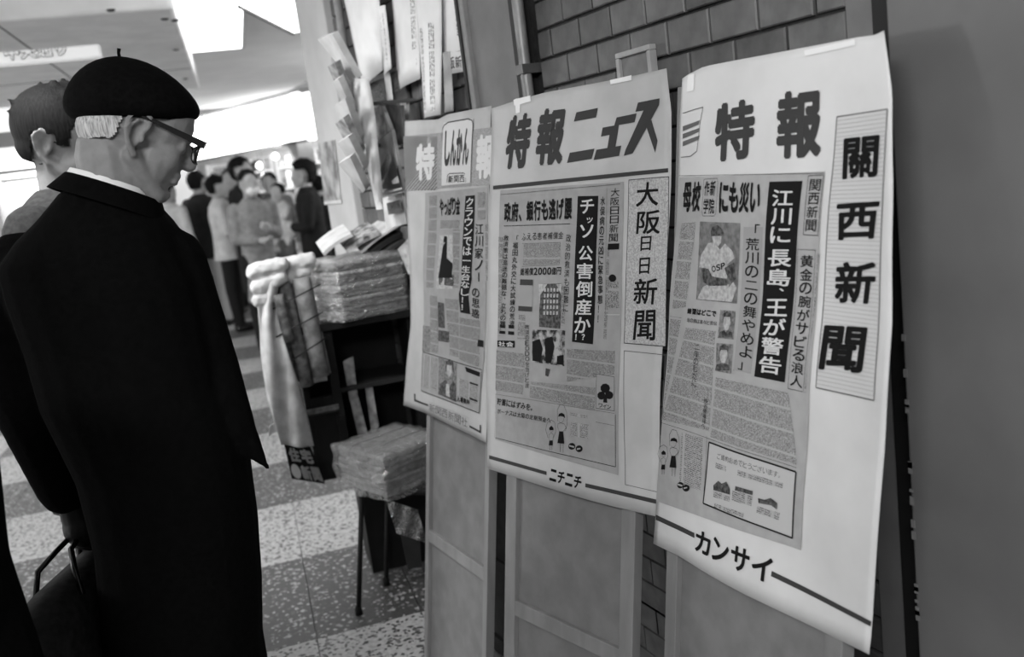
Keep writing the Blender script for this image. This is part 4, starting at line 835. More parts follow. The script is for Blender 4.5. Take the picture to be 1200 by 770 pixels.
# beret
prof = [(.001, .088), (.03, .086), (.06, .075), (.088, .054), (.108, .028), (.1165, .006), (.115, -.008), (.108, -.018), (.098, -.022), (.094, -.024), (.093, -.016), (.088, -.005), (.001, .0)]
V, Fs = lathegeo(prof, 40); V = [TB @ Vector((p.x-.012*max(0, p.z/.088), p.y*1.02, p.z-.012*max(0, p.x/.11))) for p in V]
be = mesh('beret', V, Fs, beretm, man, True); md = be.modifiers.new('s', 'SUBSURF'); md.levels = 1; md.render_levels = 1
st = tube('beret_stalk', [TB @ Vector((-.013, 0, .084)), TB @ Vector((-.014, 0, .094)), TB @ Vector((-.012, 0, .102))], [.0032, .0028, .0034], beretm, be, 8)
# glasses
gm = mat('black_acetate', 18, .25, spec=.5); lensm = mat('lens_glass', 245, .03, trans=1, spec=.5)
gl = empty('glasses', (0, 0, 0), man)
def hT(*p): return TH_ @ Vector(p)
def barbox(name, p0, p1, h0, h1, th, m, par):
    up = (TH_.to_3x3() @ Vector((0, 0, 1))).normalized(); sd = (TH_.to_3x3() @ Vector((0, 1, 0))).normalized(); V = []
    for p, h in ((p0, h0), (p1, h1)): V += [p+up*h/2+sd*th/2, p+up*h/2-sd*th/2, p-up*h/2-sd*th/2, p-up*h/2+sd*th/2]
    o = mesh(name, V, [(0, 1, 2, 3), (7, 6, 5, 4)]+[(k, (k+1) % 4, (k+1) % 4+4, k+4) for k in range(4)], m, par); md = o.modifiers.new('b', 'BEVEL'); md.width = .001; md.segments = 2; return o
for y in (-1, 1):
    barbox('temple', hT(-.004, y*.080, .033), hT(.112, y*.070, .030), .006, .013, .0035, gm, gl)
    ringp = [hT(.113-.010*abs(math.cos(t)), y*.036+.030*math.cos(t), .016+.019*math.sin(t)) for t in [2*math.pi*k/20 for k in range(21)]]
    V, Fs = tubegeo(ringp, .0022, 8); mesh('lens_rim', V, Fs, gm, gl, True)
    V = [hT(.112-.010*abs(math.cos(t)), y*.036+.029*math.cos(t), .016+.018*math.sin(t)) for t in [2*math.pi*k/20 for k in range(20)]]
    ln = mesh('lens', V, [tuple(range(20))], lensm, gl); md = ln.modifiers.new('s', 'SOLIDIFY'); md.thickness = .0015
barbox('brow_bar', hT(.113, -.068, .034), hT(.113, .068, .034), .009, .009, .004, gm, gl)
glove = remeshed('glove', [(lambda g: ([ (p-LW)*1.07+LW for p in g[0]], g[1]))(g) for g in handprims(LW, Vector((.08, 0, -1))+HZR*.1, HZR*.3+HZF*.9, .97, 1.0)], .004, mat('black_glove', 20, .5, bump=.2, scale=80), man, 2)
# ---- bag in his left hand
bagm = mat('bag_leather', 26, .85, var=10, scale=60, bump=.2); bagt = mat('bag_top', 100, .6, var=14, scale=60, bump=.2)
g0, g1 = mp(88, 640, .05), mp(96, 760, .05)
hx = mp(90, 650, .0); bt = mp(100, 648, .03)
bd = HZF*1.0; bd.normalize(); bn_ = Vector((-bd.y, bd.x, 0))
bz = mp(88, 664, .0).z
TBg = Matrix([[bd.x, bn_.x, 0, hx.x], [bd.y, bn_.y, 0, hx.y], [0, 0, 1, bz], [0, 0, 0, 1]])
bag = empty('hand_bag', TBg @ Vector((0, 0, -.28))); tag(bag, 'dark leather bag carried by its two handles in the old man\'s left hand', 'bag')
Tb = Matrix.Translation(-bag.location) @ TBg
sec = []
for x in np.linspace(-.20, .20, 11):
    e = max(0, abs(x)-.15)*.5; sec.append([(x, y*(1-e*2), z-(.0 if z < 0 else e)) for y, z in ((-.055, -.28), (-.06, -.14), (-.05, -.03), (-.03, .0), (0, .006), (.03, .0), (.05, -.03), (.06, -.14), (.055, -.28))])
V = [Tb @ Vector(p) for s_ in sec for p in s_]; n = 9; Fs = [(i*n+k, i*n+(k+1) % n, (i+1)*n+(k+1) % n, (i+1)*n+k) for i in range(10) for k in range(n)]+[tuple(range(n))[::-1], tuple(range(10*n, 11*n))]
o = mesh('bag_body', V, Fs, bagm, bag, True)
for s in (-1, 1):
    tube('handle', [Tb @ Vector(p) for p in ((-.09, s*.045, -.02), (-.08, s*.035, .03), (-.04, s*.014, .052), (0, s*.010, .058), (.04, s*.014, .052), (.08, s*.035, .03), (.09, s*.045, -.02))], .0055, gm, bag, 8)
# ---- generic figure for everyone else
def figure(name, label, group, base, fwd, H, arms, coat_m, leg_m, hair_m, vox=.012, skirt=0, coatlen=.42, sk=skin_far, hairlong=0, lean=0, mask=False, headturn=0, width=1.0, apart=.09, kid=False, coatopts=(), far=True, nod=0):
    """arms: two lists of (forward, left, up) joints for elbow, wrist as fractions of H; all in the figure's frame"""
    k = H/1.65; T = frame(base, fwd) @ Matrix.Scale(k, 4); P = []; C_ = []
    ln = lambda z: lean*max(0, z-.85)
    HT = T @ Matrix.Translation((ln(1.5)+.015, 0, 1.525)) @ Matrix.Rotation(headturn, 4, 'Z') @ Matrix.Rotation(nod, 4, 'Y')
    P += headprims(HT, 1.0, 1, not far)
    tz = lambda x, y, z: T @ Vector((x+ln(z), y, z))
    P += [capgeo(tz(-.01, 0, 1.33), tz(-.008, 0, 1.49), .055, .05)]
    def rg(z, w, d): p = T @ Vector((ln(z), 0, z)); f3 = (T.to_3x3() @ Vector((1, 0, 0))); return (p.x, p.y, p.z, d*k, w*k, math.atan2(f3.y, f3.x))
    P.append(loftgeo([rg(.80, .15, .10), rg(.95, .13, .09), rg(1.1, .135, .10), rg(1.25, .155, .11), rg(1.35, .15, .09), rg(1.40, .07, .06)]))
    C_.append(loftgeo([rg(.86-coatlen, .19*width, .15), rg(.86-coatlen*.4, .18*width, .145), rg(.9, .17*width, .135), rg(1.05, .16*width, .125), rg(1.25, .19*width, .135), rg(1.35, .175*width, .115), rg(1.41, .09*width, .075), rg(1.43, .06, .06)]))
    for s, (el, wr) in zip((1, -1), arms):
        sh = tz(0, s*.165, 1.33); e = T @ Vector((el[0]+ln(el[2]), s*el[1], el[2])); w = T @ Vector((wr[0]+ln(wr[2]), s*wr[1], wr[2]))
        P.append(chain([sh, e, w], [.05*k, .04*k, .028*k])); C_.append(chain([sh, e, w+(e-w)*.12], [.068*k, .055*k, .045*k]))
        P += handprims(w, (w-e), (T.to_3x3() @ Vector((.6, -s*.6, .3))), .95*k, .7)
        hip = T @ Vector((0, s*apart*.9, .86)); kn = T @ Vector((.03*s, s*apart, .47)); an = T @ Vector((-.01, s*apart*1.05, .075))
        P.append(chain([hip, kn, an], [.085*k, .055*k, .038*k])); P.append(capgeo(an+Vector((0, 0, -.04*k)), T @ Vector((.15, s*apart*1.1, .032)), .034*k, .026*k))
    o = remeshed(name, P, vox, sk, None, 3); tag(o, label, 'person', group)
    remeshed('coat', C_, vox*1.1, coat_m, o, 3)
    if skirt: V, Fs = loftgeo([rg(skirt, .19, .15), rg(.7, .165, .135), rg(.9, .145, .11)]); mesh('skirt', V, Fs, leg_m, o, True)
    else:
        L_ = []
        for s in (1, -1): L_.append(chain([T @ Vector((0, s*apart*.9, .86)), T @ Vector((.03*s, s*apart, .47)), T @ Vector((-.01, s*apart*1.05, .09))], [.1*k, .072*k, .058*k]))
        remeshed('trousers', L_, vox, leg_m, o, 2)
        V, Fs = merge([capgeo(T @ Vector((-.03, s*apart*1.05, .04)), T @ Vector((.17, s*apart*1.12, .034)), .044*k, .034*k) for s in (1, -1)])
        for s in (1, -1): V, Fs = capgeo(T @ Vector((-.03, s*apart*1.05, .04)), T @ Vector((.17, s*apart*1.12, .034)), .044*k, .034*k); mesh('shoe', V, Fs, gm, o, True)
    h = haircap('hair', HT, hair_m, o, 1.03+.06*hairlong, .055, (lambda x: -.11) if hairlong else (lambda x: -.045), 1.04, min(vox, .008), 60 if hairlong else 90, int(base[0]*100) % 97, .012 if not far else .055)
    if mask:
        V, Fs = ellgeo((.072, 0, -.045), (.045, .058, .042), HT, 16, 10); mesh('face_mask', V, Fs, shirt, o, True)
    return o, T, HT
hang = lambda f=.02: [((-.02, .24, 1.06), (.04+f, .25, .83)), ((-.02, .24, 1.06), (.04+f, .25, .83))]
fold = [((.02, .25, 1.08), (.22, .12, 1.12)), ((.02, .25, 1.08), (.24, .10, 1.08))]
jg = mat('grey_jacket', 60, .85, var=8, scale=70, bump=.3, spec=.1)
# young man behind, at the left
yh = atd(66, 163, 2.35); yf = (HZR*.97-HZF*.05)
yo, YT, YH = figure('person', 'young man with thick black hair in a grey jacket, half hidden behind the old man', None, (yh.x-yf.normalized().x*.02, yh.y-yf.normalized().y*.02, 0), yf, (yh.z+.0)/1.525*1.65*.985, hang(), jg, mat('dark_trousers', 34, .9), darkhair, .007, 0, .22, skin, 0, .02, False, 0.0, 1.08, .09, False, (), False, .35)
band_c = YT @ Vector((.0, 0, 1.385)); V, Fs = lathegeo([(.082, -.02), (.072, .035), (.066, .035), (.07, -.02)], 28, Matrix.Translation(band_c)); mesh('jacket_collar', V, Fs, jg, yo, True)
# person at the lower left edge, mostly out of the frame
def edgep():
    b = atd(-151, 560, 1.22); b.z = 0
    o, T, H_ = figure('person', 'person in a long black coat cut off by the left edge, lower left corner', None, b, HZF*.9+HZR*.2, 1.52, [((-.02, .13, 1.06), (-.01, .09, .86)), ((-.02, .13, 1.06), (-.01, .09, .86))], coatm, coatm, darkhair, .009, .30, .40, skin, 1, 0, False, 0, .95, .08)
    return o
edgep()
# ---- the crowd
def crowd(u, vtop, d, label, fwd, **kw):
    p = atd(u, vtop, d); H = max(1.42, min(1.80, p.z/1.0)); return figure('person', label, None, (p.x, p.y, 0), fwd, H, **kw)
lgc = mat('light_coat', 140, .9, var=12, scale=20); mgc = mat('mid_grey_coat', 105, .9, var=10, scale=20); dkc = mat('dark_coat', 30, .9, var=5, scale=20); drk = mat('dark_legs', 28, .9); wht = mat('pale_jacket', 205, .85, var=12, scale=12)
toC = -HZF
crowd(286, 202, 7.9, 'woman in a pale grey coat wearing a white face mask, nearest of the crowd', toC*.75+HZR*.5, arms=[((.02, .19, 1.08), (.20, .06, 1.14)), ((.02, .19, 1.08), (.21, .04, 1.05))], coat_m=lgc, leg_m=drk, hair_m=darkhair, skirt=0, coatlen=.36, mask=True, lean=.08, width=.86)
crowd(279, 188, 9.3, 'tall dark-coated person just behind the woman with the face mask', HZR*.9+toC*.2, arms=hang(), coat_m=dkc, leg_m=drk, hair_m=darkhair, coatlen=.45, hairlong=1)
wo, WT, WH = crowd(354, 192, 8.8, 'woman with bushy black hair and dark coat holding a baby in pale wraps', -HZR*.9+toC*.25, arms=[((.05, .24, 1.06), (.26, .06, 1.06)), ((.05, .24, 1.06), (.26, .08, 1.02))], coat_m=dkc, leg_m=drk, hair_m=darkhair, coatlen=.5, hairlong=3, skirt=.42, width=1.15)
crowd(228, 203, 10.2, 'man with short black hair and dark jacket at the left end of the crowd', HZR*.3+HZF*.8, arms=hang(), coat_m=dkc, leg_m=mat('pale_trousers', 170, .9), hair_m=darkhair, coatlen=.12)
crowd(251, 208, 9.6, 'woman in a pale jacket and black trousers beside the dark-jacketed man', HZR*.8+HZF*.3, arms=fold, coat_m=wht, leg_m=drk, hair_m=darkhair, coatlen=.08, width=1.1)
crowd(314, 204, 10.4, 'dark-clad person between the masked woman and the woman with the baby', toC, arms=hang(), coat_m=mgc, leg_m=drk, hair_m=darkhair, coatlen=.4)
crowd(372, 208, 10.6, 'dark figure standing beside the pillar right of the woman with the baby', -HZR*.3+HZF, arms=hang(), coat_m=dkc, leg_m=drk, hair_m=darkhair, coatlen=.3)
crowd(268, 200, 11.2, 'farthest person in grey seen behind the pale jacket', toC, arms=hang(), coat_m=mgc, leg_m=drk, hair_m=darkhair, coatlen=.3)
crowd(192, 214, 9.8, 'person in a pale coat beyond the old man\'s chin', HZR*.5+HZF, arms=hang(), coat_m=wht, leg_m=drk, hair_m=darkhair, coatlen=.4)
# baby
bb = WT @ Vector((.27, 0, 1.20)); bu = WT.to_3x3() @ Vector((0, 0, 1)); bT = frame(bb, -HZR*.2+toC)
P = [ellgeo((0, 0, .0), (.10, .11, .14), bT), ellgeo((.05, .06, -.16), (.08, .10, .09), bT), capgeo((.02, -.07, .05), (.10, -.10, -.03), .035, .03, bT), capgeo((.02, .07, .05), (.10, .08, -.03), .035, .03, bT), capgeo((.03, -.05, -.12), (.10, -.07, -.28), .05, .03, bT), capgeo((.03, .05, -.12), (.10, .07, -.28), .05, .03, bT)]
P += headprims(bT @ Matrix.Translation((.01, 0, .19)), .82, 1.1, False)+[capgeo((0, 0, .1), (0, 0, .17), .04, .04, bT)]
ba = remeshed('person', P, .010, skin_far, None, 3); tag(ba, 'baby in a pale suit held on the bushy-haired woman\'s arm', 'person')
remeshed('baby_suit', [ellgeo((0, 0, .0), (.112, .122, .145), bT), ellgeo((.05, .06, -.16), (.09, .11, .10), bT), capgeo((.02, -.07, .05), (.09, -.10, -.02), .045, .038, bT), capgeo((.02, .07, .05), (.09, .08, -.02), .045, .038, bT), capgeo((.03, -.05, -.12), (.09, -.07, -.25), .06, .042, bT), capgeo((.03, .05, -.12), (.09, .07, -.25), .06, .042, bT)], .010, wht, ba, 3)
V, Fs = ellgeo((-.008, 0, .232), (.082, .072, .075), bT, 16, 10); mesh('hair', V, Fs, darkhair, ba, True)
# crouched shape: dark bag by the masked woman's feet
bp_ = atz(288, 352, .0); 
o = box('shopping_bag', (-.16, -.08, 0), (.16, .08, .36), mat('bag_pale', 190, .8, var=10), None, Matrix.Translation(atz(263, 352, 0)), .02); tag(o, 'pale upright shopping bag on the floor behind the masked woman', 'bag')
# ================================================================ NEWSSTAND
blk = mat('stand_black', 20, .7, var=4, scale=20); stackm = mat('paper_stack', 120, .9, v2=165, scale=30, stretch=(1, 1, 60), spec=.1)
film = None
def filmmat():
    m = bpy.data.materials.new('plastic_film'); m.use_nodes = True; nt = m.node_tree; nt.nodes.remove(nt.nodes['Principled BSDF']); L = nt.links.new
    tr = nt.nodes.new('ShaderNodeBsdfTransparent'); gl_ = nt.nodes.new('ShaderNodeBsdfGlossy'); gl_.inputs['Roughness'].default_value = .16; df = nt.nodes.new('ShaderNodeBsdfDiffuse'); df.inputs[0].default_value = (.7, .7, .7, 1)
    a = nt.nodes.new('ShaderNodeMixShader'); a.inputs[0].default_value = .5; b = nt.nodes.new('ShaderNodeMixShader'); lw = nt.nodes.new('ShaderNodeLayerWeight'); lw.inputs[0].default_value = .40
    tc = nt.nodes.new('ShaderNodeTexCoord'); mp = nt.nodes.new('ShaderNodeMapping'); mp.inputs['Scale'].default_value = (1, 1, 1.6); n = nt.nodes.new('ShaderNodeTexNoise'); n.inputs['Scale'].default_value = 16; n.inputs['Detail'].default_value = 4; n.inputs['Distortion'].default_value = 2.5
    bp = nt.nodes.new('ShaderNodeBump'); bp.inputs['Strength'].default_value = 1.0; bp.inputs['Distance'].default_value = .05
    L(tc.outputs['Object'], mp.inputs[0]); L(mp.outputs[0], n.inputs['Vector']); L(n.outputs['Fac'], bp.inputs['Height'])
    for q in (gl_, df, lw): L(bp.outputs[0], q.inputs['Normal'])
    L(gl_.outputs[0], a.inputs[1]); L(df.outputs[0], a.inputs[2]); L(lw.outputs['Facing'], b.inputs[0]); L(tr.outputs[0], b.inputs[1]); L(a.outputs[0], b.inputs[2]); L(b.outputs[0], nt.nodes['Material Output'].inputs[0]); return m
film = filmmat()
cA = atd(345, 560, 3.45); CAX, CAY = GX, GY
SD = 3.12
def sp(u, v, dd=0):      # point on the upright front plane of the stand
    r = Vector(ray(u, v)); c = Vector(C0); base = atd(345, 400, SD)+GY*dd; k = (base-c).dot(GY)/r.dot(GY); return c+r*k
def sxz(u, v): p = sp(u, v); return p.dot(GX), p.z
O_ = sp(345, 400); OB = O_.dot(GY)
def gT(): return Matrix([[GX.x, GY.x, 0, 0], [GX.y, GY.y, 0, 0], [0, 0, 1, 0], [0, 0, 0, 1]])
xl, zt = sxz(312, 306); xm, zb = sxz(385, 556); xr = sxz(486, 400)[0]
stand = empty('newspaper_stand', gT() @ Vector(((xl+xr)/2, OB+.3, 0))); tag(stand, 'black newspaper stand with rolled papers at its end and stacks on top', 'newsstand')
Ti = Matrix.Translation(-stand.location) @ gT()
zt2 = sxz(400, 372)[1]
box('top_shelf', (xl+.02, OB-.05, zt2-.03), (xr, OB+.3, zt2-.005), blk, stand, Ti)
box('end_panel', (xl+.045, OB+.0, zb), (xl+.065, OB+.3, zt2-.03), blk, stand, Ti); box('end_panel', (xr-.02, OB+.0, zb), (xr, OB+.3, zt2-.03), blk, stand, Ti)
box('back_panel', (xl+.065, OB+.28, zb), (xr-.02, OB+.3, zt2-.03), blk, stand, Ti); box('bottom_panel', (xl+.045, OB+.0, zb-.02), (xr, OB+.3, zb), blk, stand, Ti)
xq = sxz(398, 450)[0]
box('front_panel', (xl+.065, OB-.008, zb), (xq, OB+.012, sxz(360, 468)[1]), blk, stand, Ti); box('post', (xq-.03, OB-.015, zb), (xq+.0, OB+.02, zt2-.03), blk, stand, Ti)
box('inner_shelf', (xq, OB+.02, zb+.28), (xr-.02, OB+.28, zb+.295), mat('shelf_dark', 40, .7), stand, Ti)
x_a, z_a = sxz(350, 480); box('pocket_rail', (sxz(345, 480)[0], OB-.06, z_a-.012), (xq-.02, OB-.045, z_a+.004), mat('worn_rail', 75, .4, var=20, scale=60), stand, Ti)
box('pocket_floor', (sxz(343, 480)[0], OB-.06, z_a-.02), (xq-.03, OB-.008, z_a-.012), blk, stand, Ti)
box('pedestal', (xq+.01, OB+.03, 0), (xr-.02, OB+.27, zb-.02), blk, stand, Ti)
# rolled newspapers in the end rack
rollm = [mat('roll_a', 95, .9, v2=135, scale=45, spec=.1), mat('roll_b', 75, .9, v2=120, scale=45, spec=.1), mat('roll_c', 115, .9, v2=150, scale=35, spec=.1)]
def cyl2(name, p0, p1, r, m, flat=1.0, inner=True):
    """a rolled paper: spiral section swept from p0 to p1"""
    p0, p1 = Vector(p0), Vector(p1); d = (p1-p0).normalized(); a = d.cross(Vector((0, 0, 1)) if abs(d.z) < .9 else GY).normalized(); b = a.cross(d); n = 30; V = []; N = 4
    for j in range(N+1):
        c = p0.lerp(p1, j/N)
        for k in range(n):
            t = k/n*2*math.pi*1.9; rr = r*(1-.28*k/n); V.append(c+a*rr*math.cos(t)+b*rr*flat*math.sin(t))
    Fs = [(j*n+k, j*n+k+1, (j+1)*n+k+1, (j+1)*n+k) for j in range(N) for k in range(n-1)]
    o = mesh(name, V, Fs, m, None, True); md = o.modifiers.new('s', 'SOLIDIFY'); md.thickness = .0022; return o
for u0, v0, u1, v1, r, m, off, lb in ((317, 335, 343, 448, .024, 1, -.035, 'rolled newspaper at the left in the end rack of the black stand'), (333, 330, 360, 452, .023, 0, -.04, 'rolled newspaper second from the left in the end rack'), (352, 325, 377, 440, .031, 2, -.045, 'thickest rolled newspaper, at the right in the end rack'), (326, 345, 340, 400, .017, 1, -.085, 'short thin rolled newspaper in front in the end rack')):
    p0, p1 = sp(u0, v0, off), sp(u1, v1, off); o = cyl2('rolled_newspaper', p0, p1, r, rollm[m]); tag(o, lb, 'newspaper', 'rolled newspapers in the end rack')
cordm = mat('cord_dark', 35, .6)
for (a, b, c, d) in ((312, 366, 376, 333), (322, 396, 378, 366), (338, 425, 382, 396)):
    tube('rack_wire', [sp(a, b, -.07)-stand.location, sp((a+c)/2, (b+d)/2, -.105)-stand.location, sp(c, d, -.07)-stand.location], .0028, cordm, stand, 6)
# folded papers sticking out of the lower pocket
def slab(name, pts, th, m, ax=None, parent=None):
    """a thin folded paper from four corner points with real thickness and a slight curl"""
    a, b, c, d = [Vector(p) for p in pts]; n = (b-a).cross(d-a).normalized(); V = []; N = 6
    for s_ in (0, 1):
        for j in range(N+1):
            for i in range(N+1):
                x, y = i/N, j/N; V.append(a*(1-x)*(1-y)+b*x*(1-y)+c*x*y+d*(1-x)*y+n*(th*s_+.006*math.sin(x*3.1)*(1 if th < .02 else .3)))
    K = (N+1)**2; Fs = [(s_*K+j*(N+1)+i, s_*K+j*(N+1)+i+1, s_*K+(j+1)*(N+1)+i+1, s_*K+(j+1)*(N+1)+i) for s_ in (0, 1) for j in range(N) for i in range(N)]
    rim = [i for i in range(N)]+[j*(N+1)+N for j in range(N)]+[N*(N+1)+i for i in range(N, 0, -1)]+[j*(N+1) for j in range(N, 0, -1)]
    Fs += [(rim[k], rim[(k+1) % len(rim)], rim[(k+1) % len(rim)]+K, rim[k]+K) for k in range(len(rim))]
    o = mesh(name, V, Fs, m, parent, True); md = o.modifiers.new('e', 'EDGE_SPLIT'); md.split_angle = .7; return o
pw = mat('folded_paper', 185, .85, v2=215, scale=12, spec=.15); pg_ = mat('folded_paper_grey', 120, .85, v2=185, scale=28, spec=.1)
o = slab('folded_newspaper', [sp(346, 455, -.03), sp(372, 436, -.03), sp(374, 441, -.02), sp(348, 460, -.02)], .012, pw); tag(o, 'small folded newspaper slanting in the pocket under the rolls', 'newspaper')
o = slab('folded_newspaper', [sp(366, 437, .0), sp(382, 432, .0), sp(384, 446, .0), sp(368, 449, .0)], .01, pw); tag(o, 'pale folded paper end beside the slanting newspaper in the pocket', 'newspaper')
# white cloth bundle and hanging cloth over the end of the stand
clothm = mat('white_cloth', 205, .9, var=14, scale=22, bump=.4)
def drape(name, rows, th, m, off=-.07):
    """sheet through rows of pixel pairs on the stand's plane, wrinkled"""
    V = []; N = 14; M_ = len(rows)*4
    for j in range(M_+1):
        t = j/M_*(len(rows)-1); i0 = min(int(t), len(rows)-2); w = t-i0
        r = [rows[i0][k]*(1-w)+rows[i0+1][k]*w for k in range(4)]
        for i in range(N+1):
            x = i/N; p = sp(r[0]*(1-x)+r[2]*x, r[1]*(1-x)+r[3]*x, off); V.append(p-GY*(.014*math.sin(x*9+t*1.3)+.008*noise.noise(p*22)+.012*math.sin(x*math.pi)))
    Fs = [(j*(N+1)+i, j*(N+1)+i+1, (j+1)*(N+1)+i+1, (j+1)*(N+1)+i) for j in range(M_) for i in range(N)]
    o = mesh(name, V, Fs, m, None, True); md = o.modifiers.new('s', 'SOLIDIFY'); md.thickness = th; return o
o = drape('hanging_cloth', [(296, 312, 330, 303), (300, 340, 326, 332), (302, 362, 323, 356), (304, 385, 328, 382), (307, 420, 341, 424), (313, 460, 352, 460), (320, 490, 360, 490), (329, 521, 368, 523)], .004, clothm); tag(o, 'long white cloth hanging down the left end of the newspaper stand', 'cloth')
P = []
for (u0, v0, u1, v1, r) in ((299, 318, 329, 310, .030), (303, 336, 328, 326, .029), (303, 352, 318, 348, .024)): P.append(capgeo(sp(u0, v0, -.07), sp(u1, v1, -.07), r, r*.9))
o = remeshed('folded_cloth', P, .005, clothm, None, 3, lambda c: c+Vector((1, 1, 1))*.004*noise.noise(c*45)); tag(o, 'bundled white cloth at the top left corner of the stand', 'cloth')
P = []
for (u0, v0, u1, v1, r) in ((335, 312, 362, 304, .030), (340, 325, 358, 318, .026)): P.append(capgeo(sp(u0, v0, -.03), sp(u1, v1, -.03), r, r*.9))
o = remeshed('folded_cloth', P, .005, clothm, None, 3, lambda c: c+Vector((1, 1, 1))*.004*noise.noise(c*45)); tag(o, 'second white cloth bundle beside the wrapped newspaper stack', 'cloth')
o = slab('paper_tag', [sp(316, 500, -.06), sp(326, 494, -.05), sp(325, 506, -.05), sp(315, 512, -.06)], .002, pw); tag(o, 'small white paper tag sticking out left of the hanging cloth', 'paper')
# small black sign with white letters at the foot of the cloth
sq = [(333, 521), (364, 524), (381, 567), (342, 561)]
Q = [sp(u, v, -.03) for u, v in sq]; nrm_ = (Q[1]-Q[0]).cross(Q[3]-Q[0]).normalized(); nrm_ = -nrm_ if nrm_.dot(HZF) > 0 else nrm_
sg2 = mesh('small_sign', Q+[q-nrm_*.01 for q in Q], [(0, 1, 2, 3), (7, 6, 5, 4), (0, 4, 5, 1), (1, 5, 6, 2), (2, 6, 7, 3), (3, 7, 4, 0)], black); tag(sg2, 'small black sign with white housing news characters at the foot of the cloth', 'sign')
def bil(Q, x, y, off): return (Q[0]*(1-x)+Q[1]*x)*(1-y)+(Q[3]*(1-x)+Q[2]*x)*y+nrm_*off
for ch, x0, x1, y0, y1 in (('住', .08, .48, .06, .48), ('宅', .5, .92, .06, .48), ('新', .36, .68, .54, .96), ('聞', .69, .99, .54, .96)):
    vs, fs = cell(ch, .055, True); mesh('sign_character', [bil(Q, x0+x*(x1-x0), y0+y*(y1-y0), .002) for x, y in vs], fs, white_ink, sg2)
mesh('sign_disc', [bil(Q, .19+.15*math.cos(2*math.pi*k/16), .75+.21*math.sin(2*math.pi*k/16), .002) for k in range(16)], [tuple(range(16))], white_ink, sg2)
# stacks of newspapers on top, wrapped in film
def stack(name, label, corners, z0, z1, nsheet, m, group=None, jit=.006):
    """corners: four ground-plan points; a pile of folded papers each with its own edge"""
    c = sum(corners, Vector((0, 0, 0)))/4; root = empty(name, (c.x, c.y, z0)); tag(root, label, 'newspaper stack', group); h = (z1-z0)/nsheet; rnd = random.Random(3)
    for k in range(nsheet):
        dx, dy = rnd.uniform(-jit, jit), rnd.uniform(-jit, jit); V = []
        for z in (z0+k*h+h*.05, z0+(k+.5)*h, z0+(k+1)*h-h*.05):
            g = 1.0 if abs(z-(z0+(k+.5)*h)) < 1e-6 else .985
            for p in corners: V.append(Vector((c.x+(p.x-c.x)*g+dx, c.y+(p.y-c.y)*g+dy, z))-root.location)
        Fs = [(0, 3, 2, 1), (8, 9, 10, 11)]+[(r*4+i, r*4+(i+1) % 4, (r+1)*4+(i+1) % 4, (r+1)*4+i) for r in (0, 1) for i in range(4)]
        mesh('newspaper', V, Fs, m, root)
    return root
kx, kz = sxz(400, 372); zc0 = zt2; zc1 = sxz(395, 306)[1]
pc = [gT() @ Vector(v_) for v_ in ((kx, OB-.06, 0), (xr+.10, OB-.06, 0), (xr+.10, OB+.30, 0), (kx-.05, OB+.30, 0))]
far_l = sxz(357, 325)[0]
pc = [gT() @ Vector(v_) for v_ in ((kx, OB-.10, 0), (xr-.01, OB-.04, 0), (xr-.02, OB+.26, 0), (kx-.12, OB+.12, 0))]
mgr = [mat('stack_%d' % g, g, .9, var=8, scale=60, spec=.1) for g in (160, 190, 130)]
st1 = stack('newspaper_stack', 'thick stack of newspapers wrapped in clear film on top of the stand', pc, zc0, zc1, 13, mgr[0])
for k, ch in enumerate(st1.children): ch.data.materials.clear(); ch.data.materials.append(mgr[(k*7) % 3])
# film: slightly larger wrinkled cover at the left end
def filmcover(corners, z0, z1, root, seed=0, amp=.006, ext=1.02, xl_=1.0):
    c = sum(corners, Vector((0, 0, 0)))/4; V = []; N = 14; ring_ = []
    for i in range(4):
        a, b = corners[i], corners[(i+1) % 4]
        for k in range(N): ring_.append(a.lerp(b, k/N))
    Z = 10; n = len(ring_)
    for j in range(Z+1):
        z = z0+(z1-z0)*j/Z
        for k, p in enumerate(ring_):
            q = c+(p-c)*ext; q = Vector((q.x, q.y, z)); d = (p-c).normalized(); V.append(q+d*amp*(1+1.6*noise.noise(Vector((q.x*28, q.y*28+seed, z*16))))-root.location)
    top = len(V)
    for s_ in (.85, .5, .02):
        for k, p in enumerate(ring_): q = c+(p-c)*s_; V.append(Vector((q.x, q.y, z1+.006+.004*noise.noise(Vector((q.x*25, q.y*25, seed)))))-root.location)
    Fs = [(j*n+k, j*n+(k+1) % n, (j+1)*n+(k+1) % n, (j+1)*n+k) for j in range(Z+3) for k in range(n)]
    o = mesh('plastic_wrap', V, Fs, film, root, True); return o
filmcover(pc, zc0-.004, zc1+.004, st1, 1, .007)
# magazines leaning on the stack
zt3 = zc1+.012
def lean_mag(u0, v0, u1, v1, w, m, lb, dd, th=.012, grp='magazines on top of the wrapped stack'):
    a, b = sp(u0, v0, dd), sp(u1, v1, dd+.0); e = GY*w+Vector((0, 0, w*.12)); o = slab('magazine', [a, b, b+e, a+e], th, m); tag(o, lb, 'magazine', grp); return o
lean_mag(380, 300, 414, 277, .22, pw, 'white-edged magazine leaning left on the wrapped stack', .0)
lean_mag(408, 298, 446, 276, .22, mat('mag_letter', 60, .7, v2=200, scale=40), 'magazine with patterned spine leaning beside the white-edged one', .02, .018)
lean_mag(424, 297, 474, 262, .24, pw, 'thin pale magazine in the middle of the leaning row', .03, .007)
lean_mag(436, 300, 476, 276, .24, mat('mag_dark', 35, .5), 'dark magazine in the leaning row on the stack', .02, .016)
lean_mag(452, 299, 482, 282, .24, mat('mag_dark2', 55, .5), 'rightmost dark magazine in the leaning row on the stack', .0, .012)
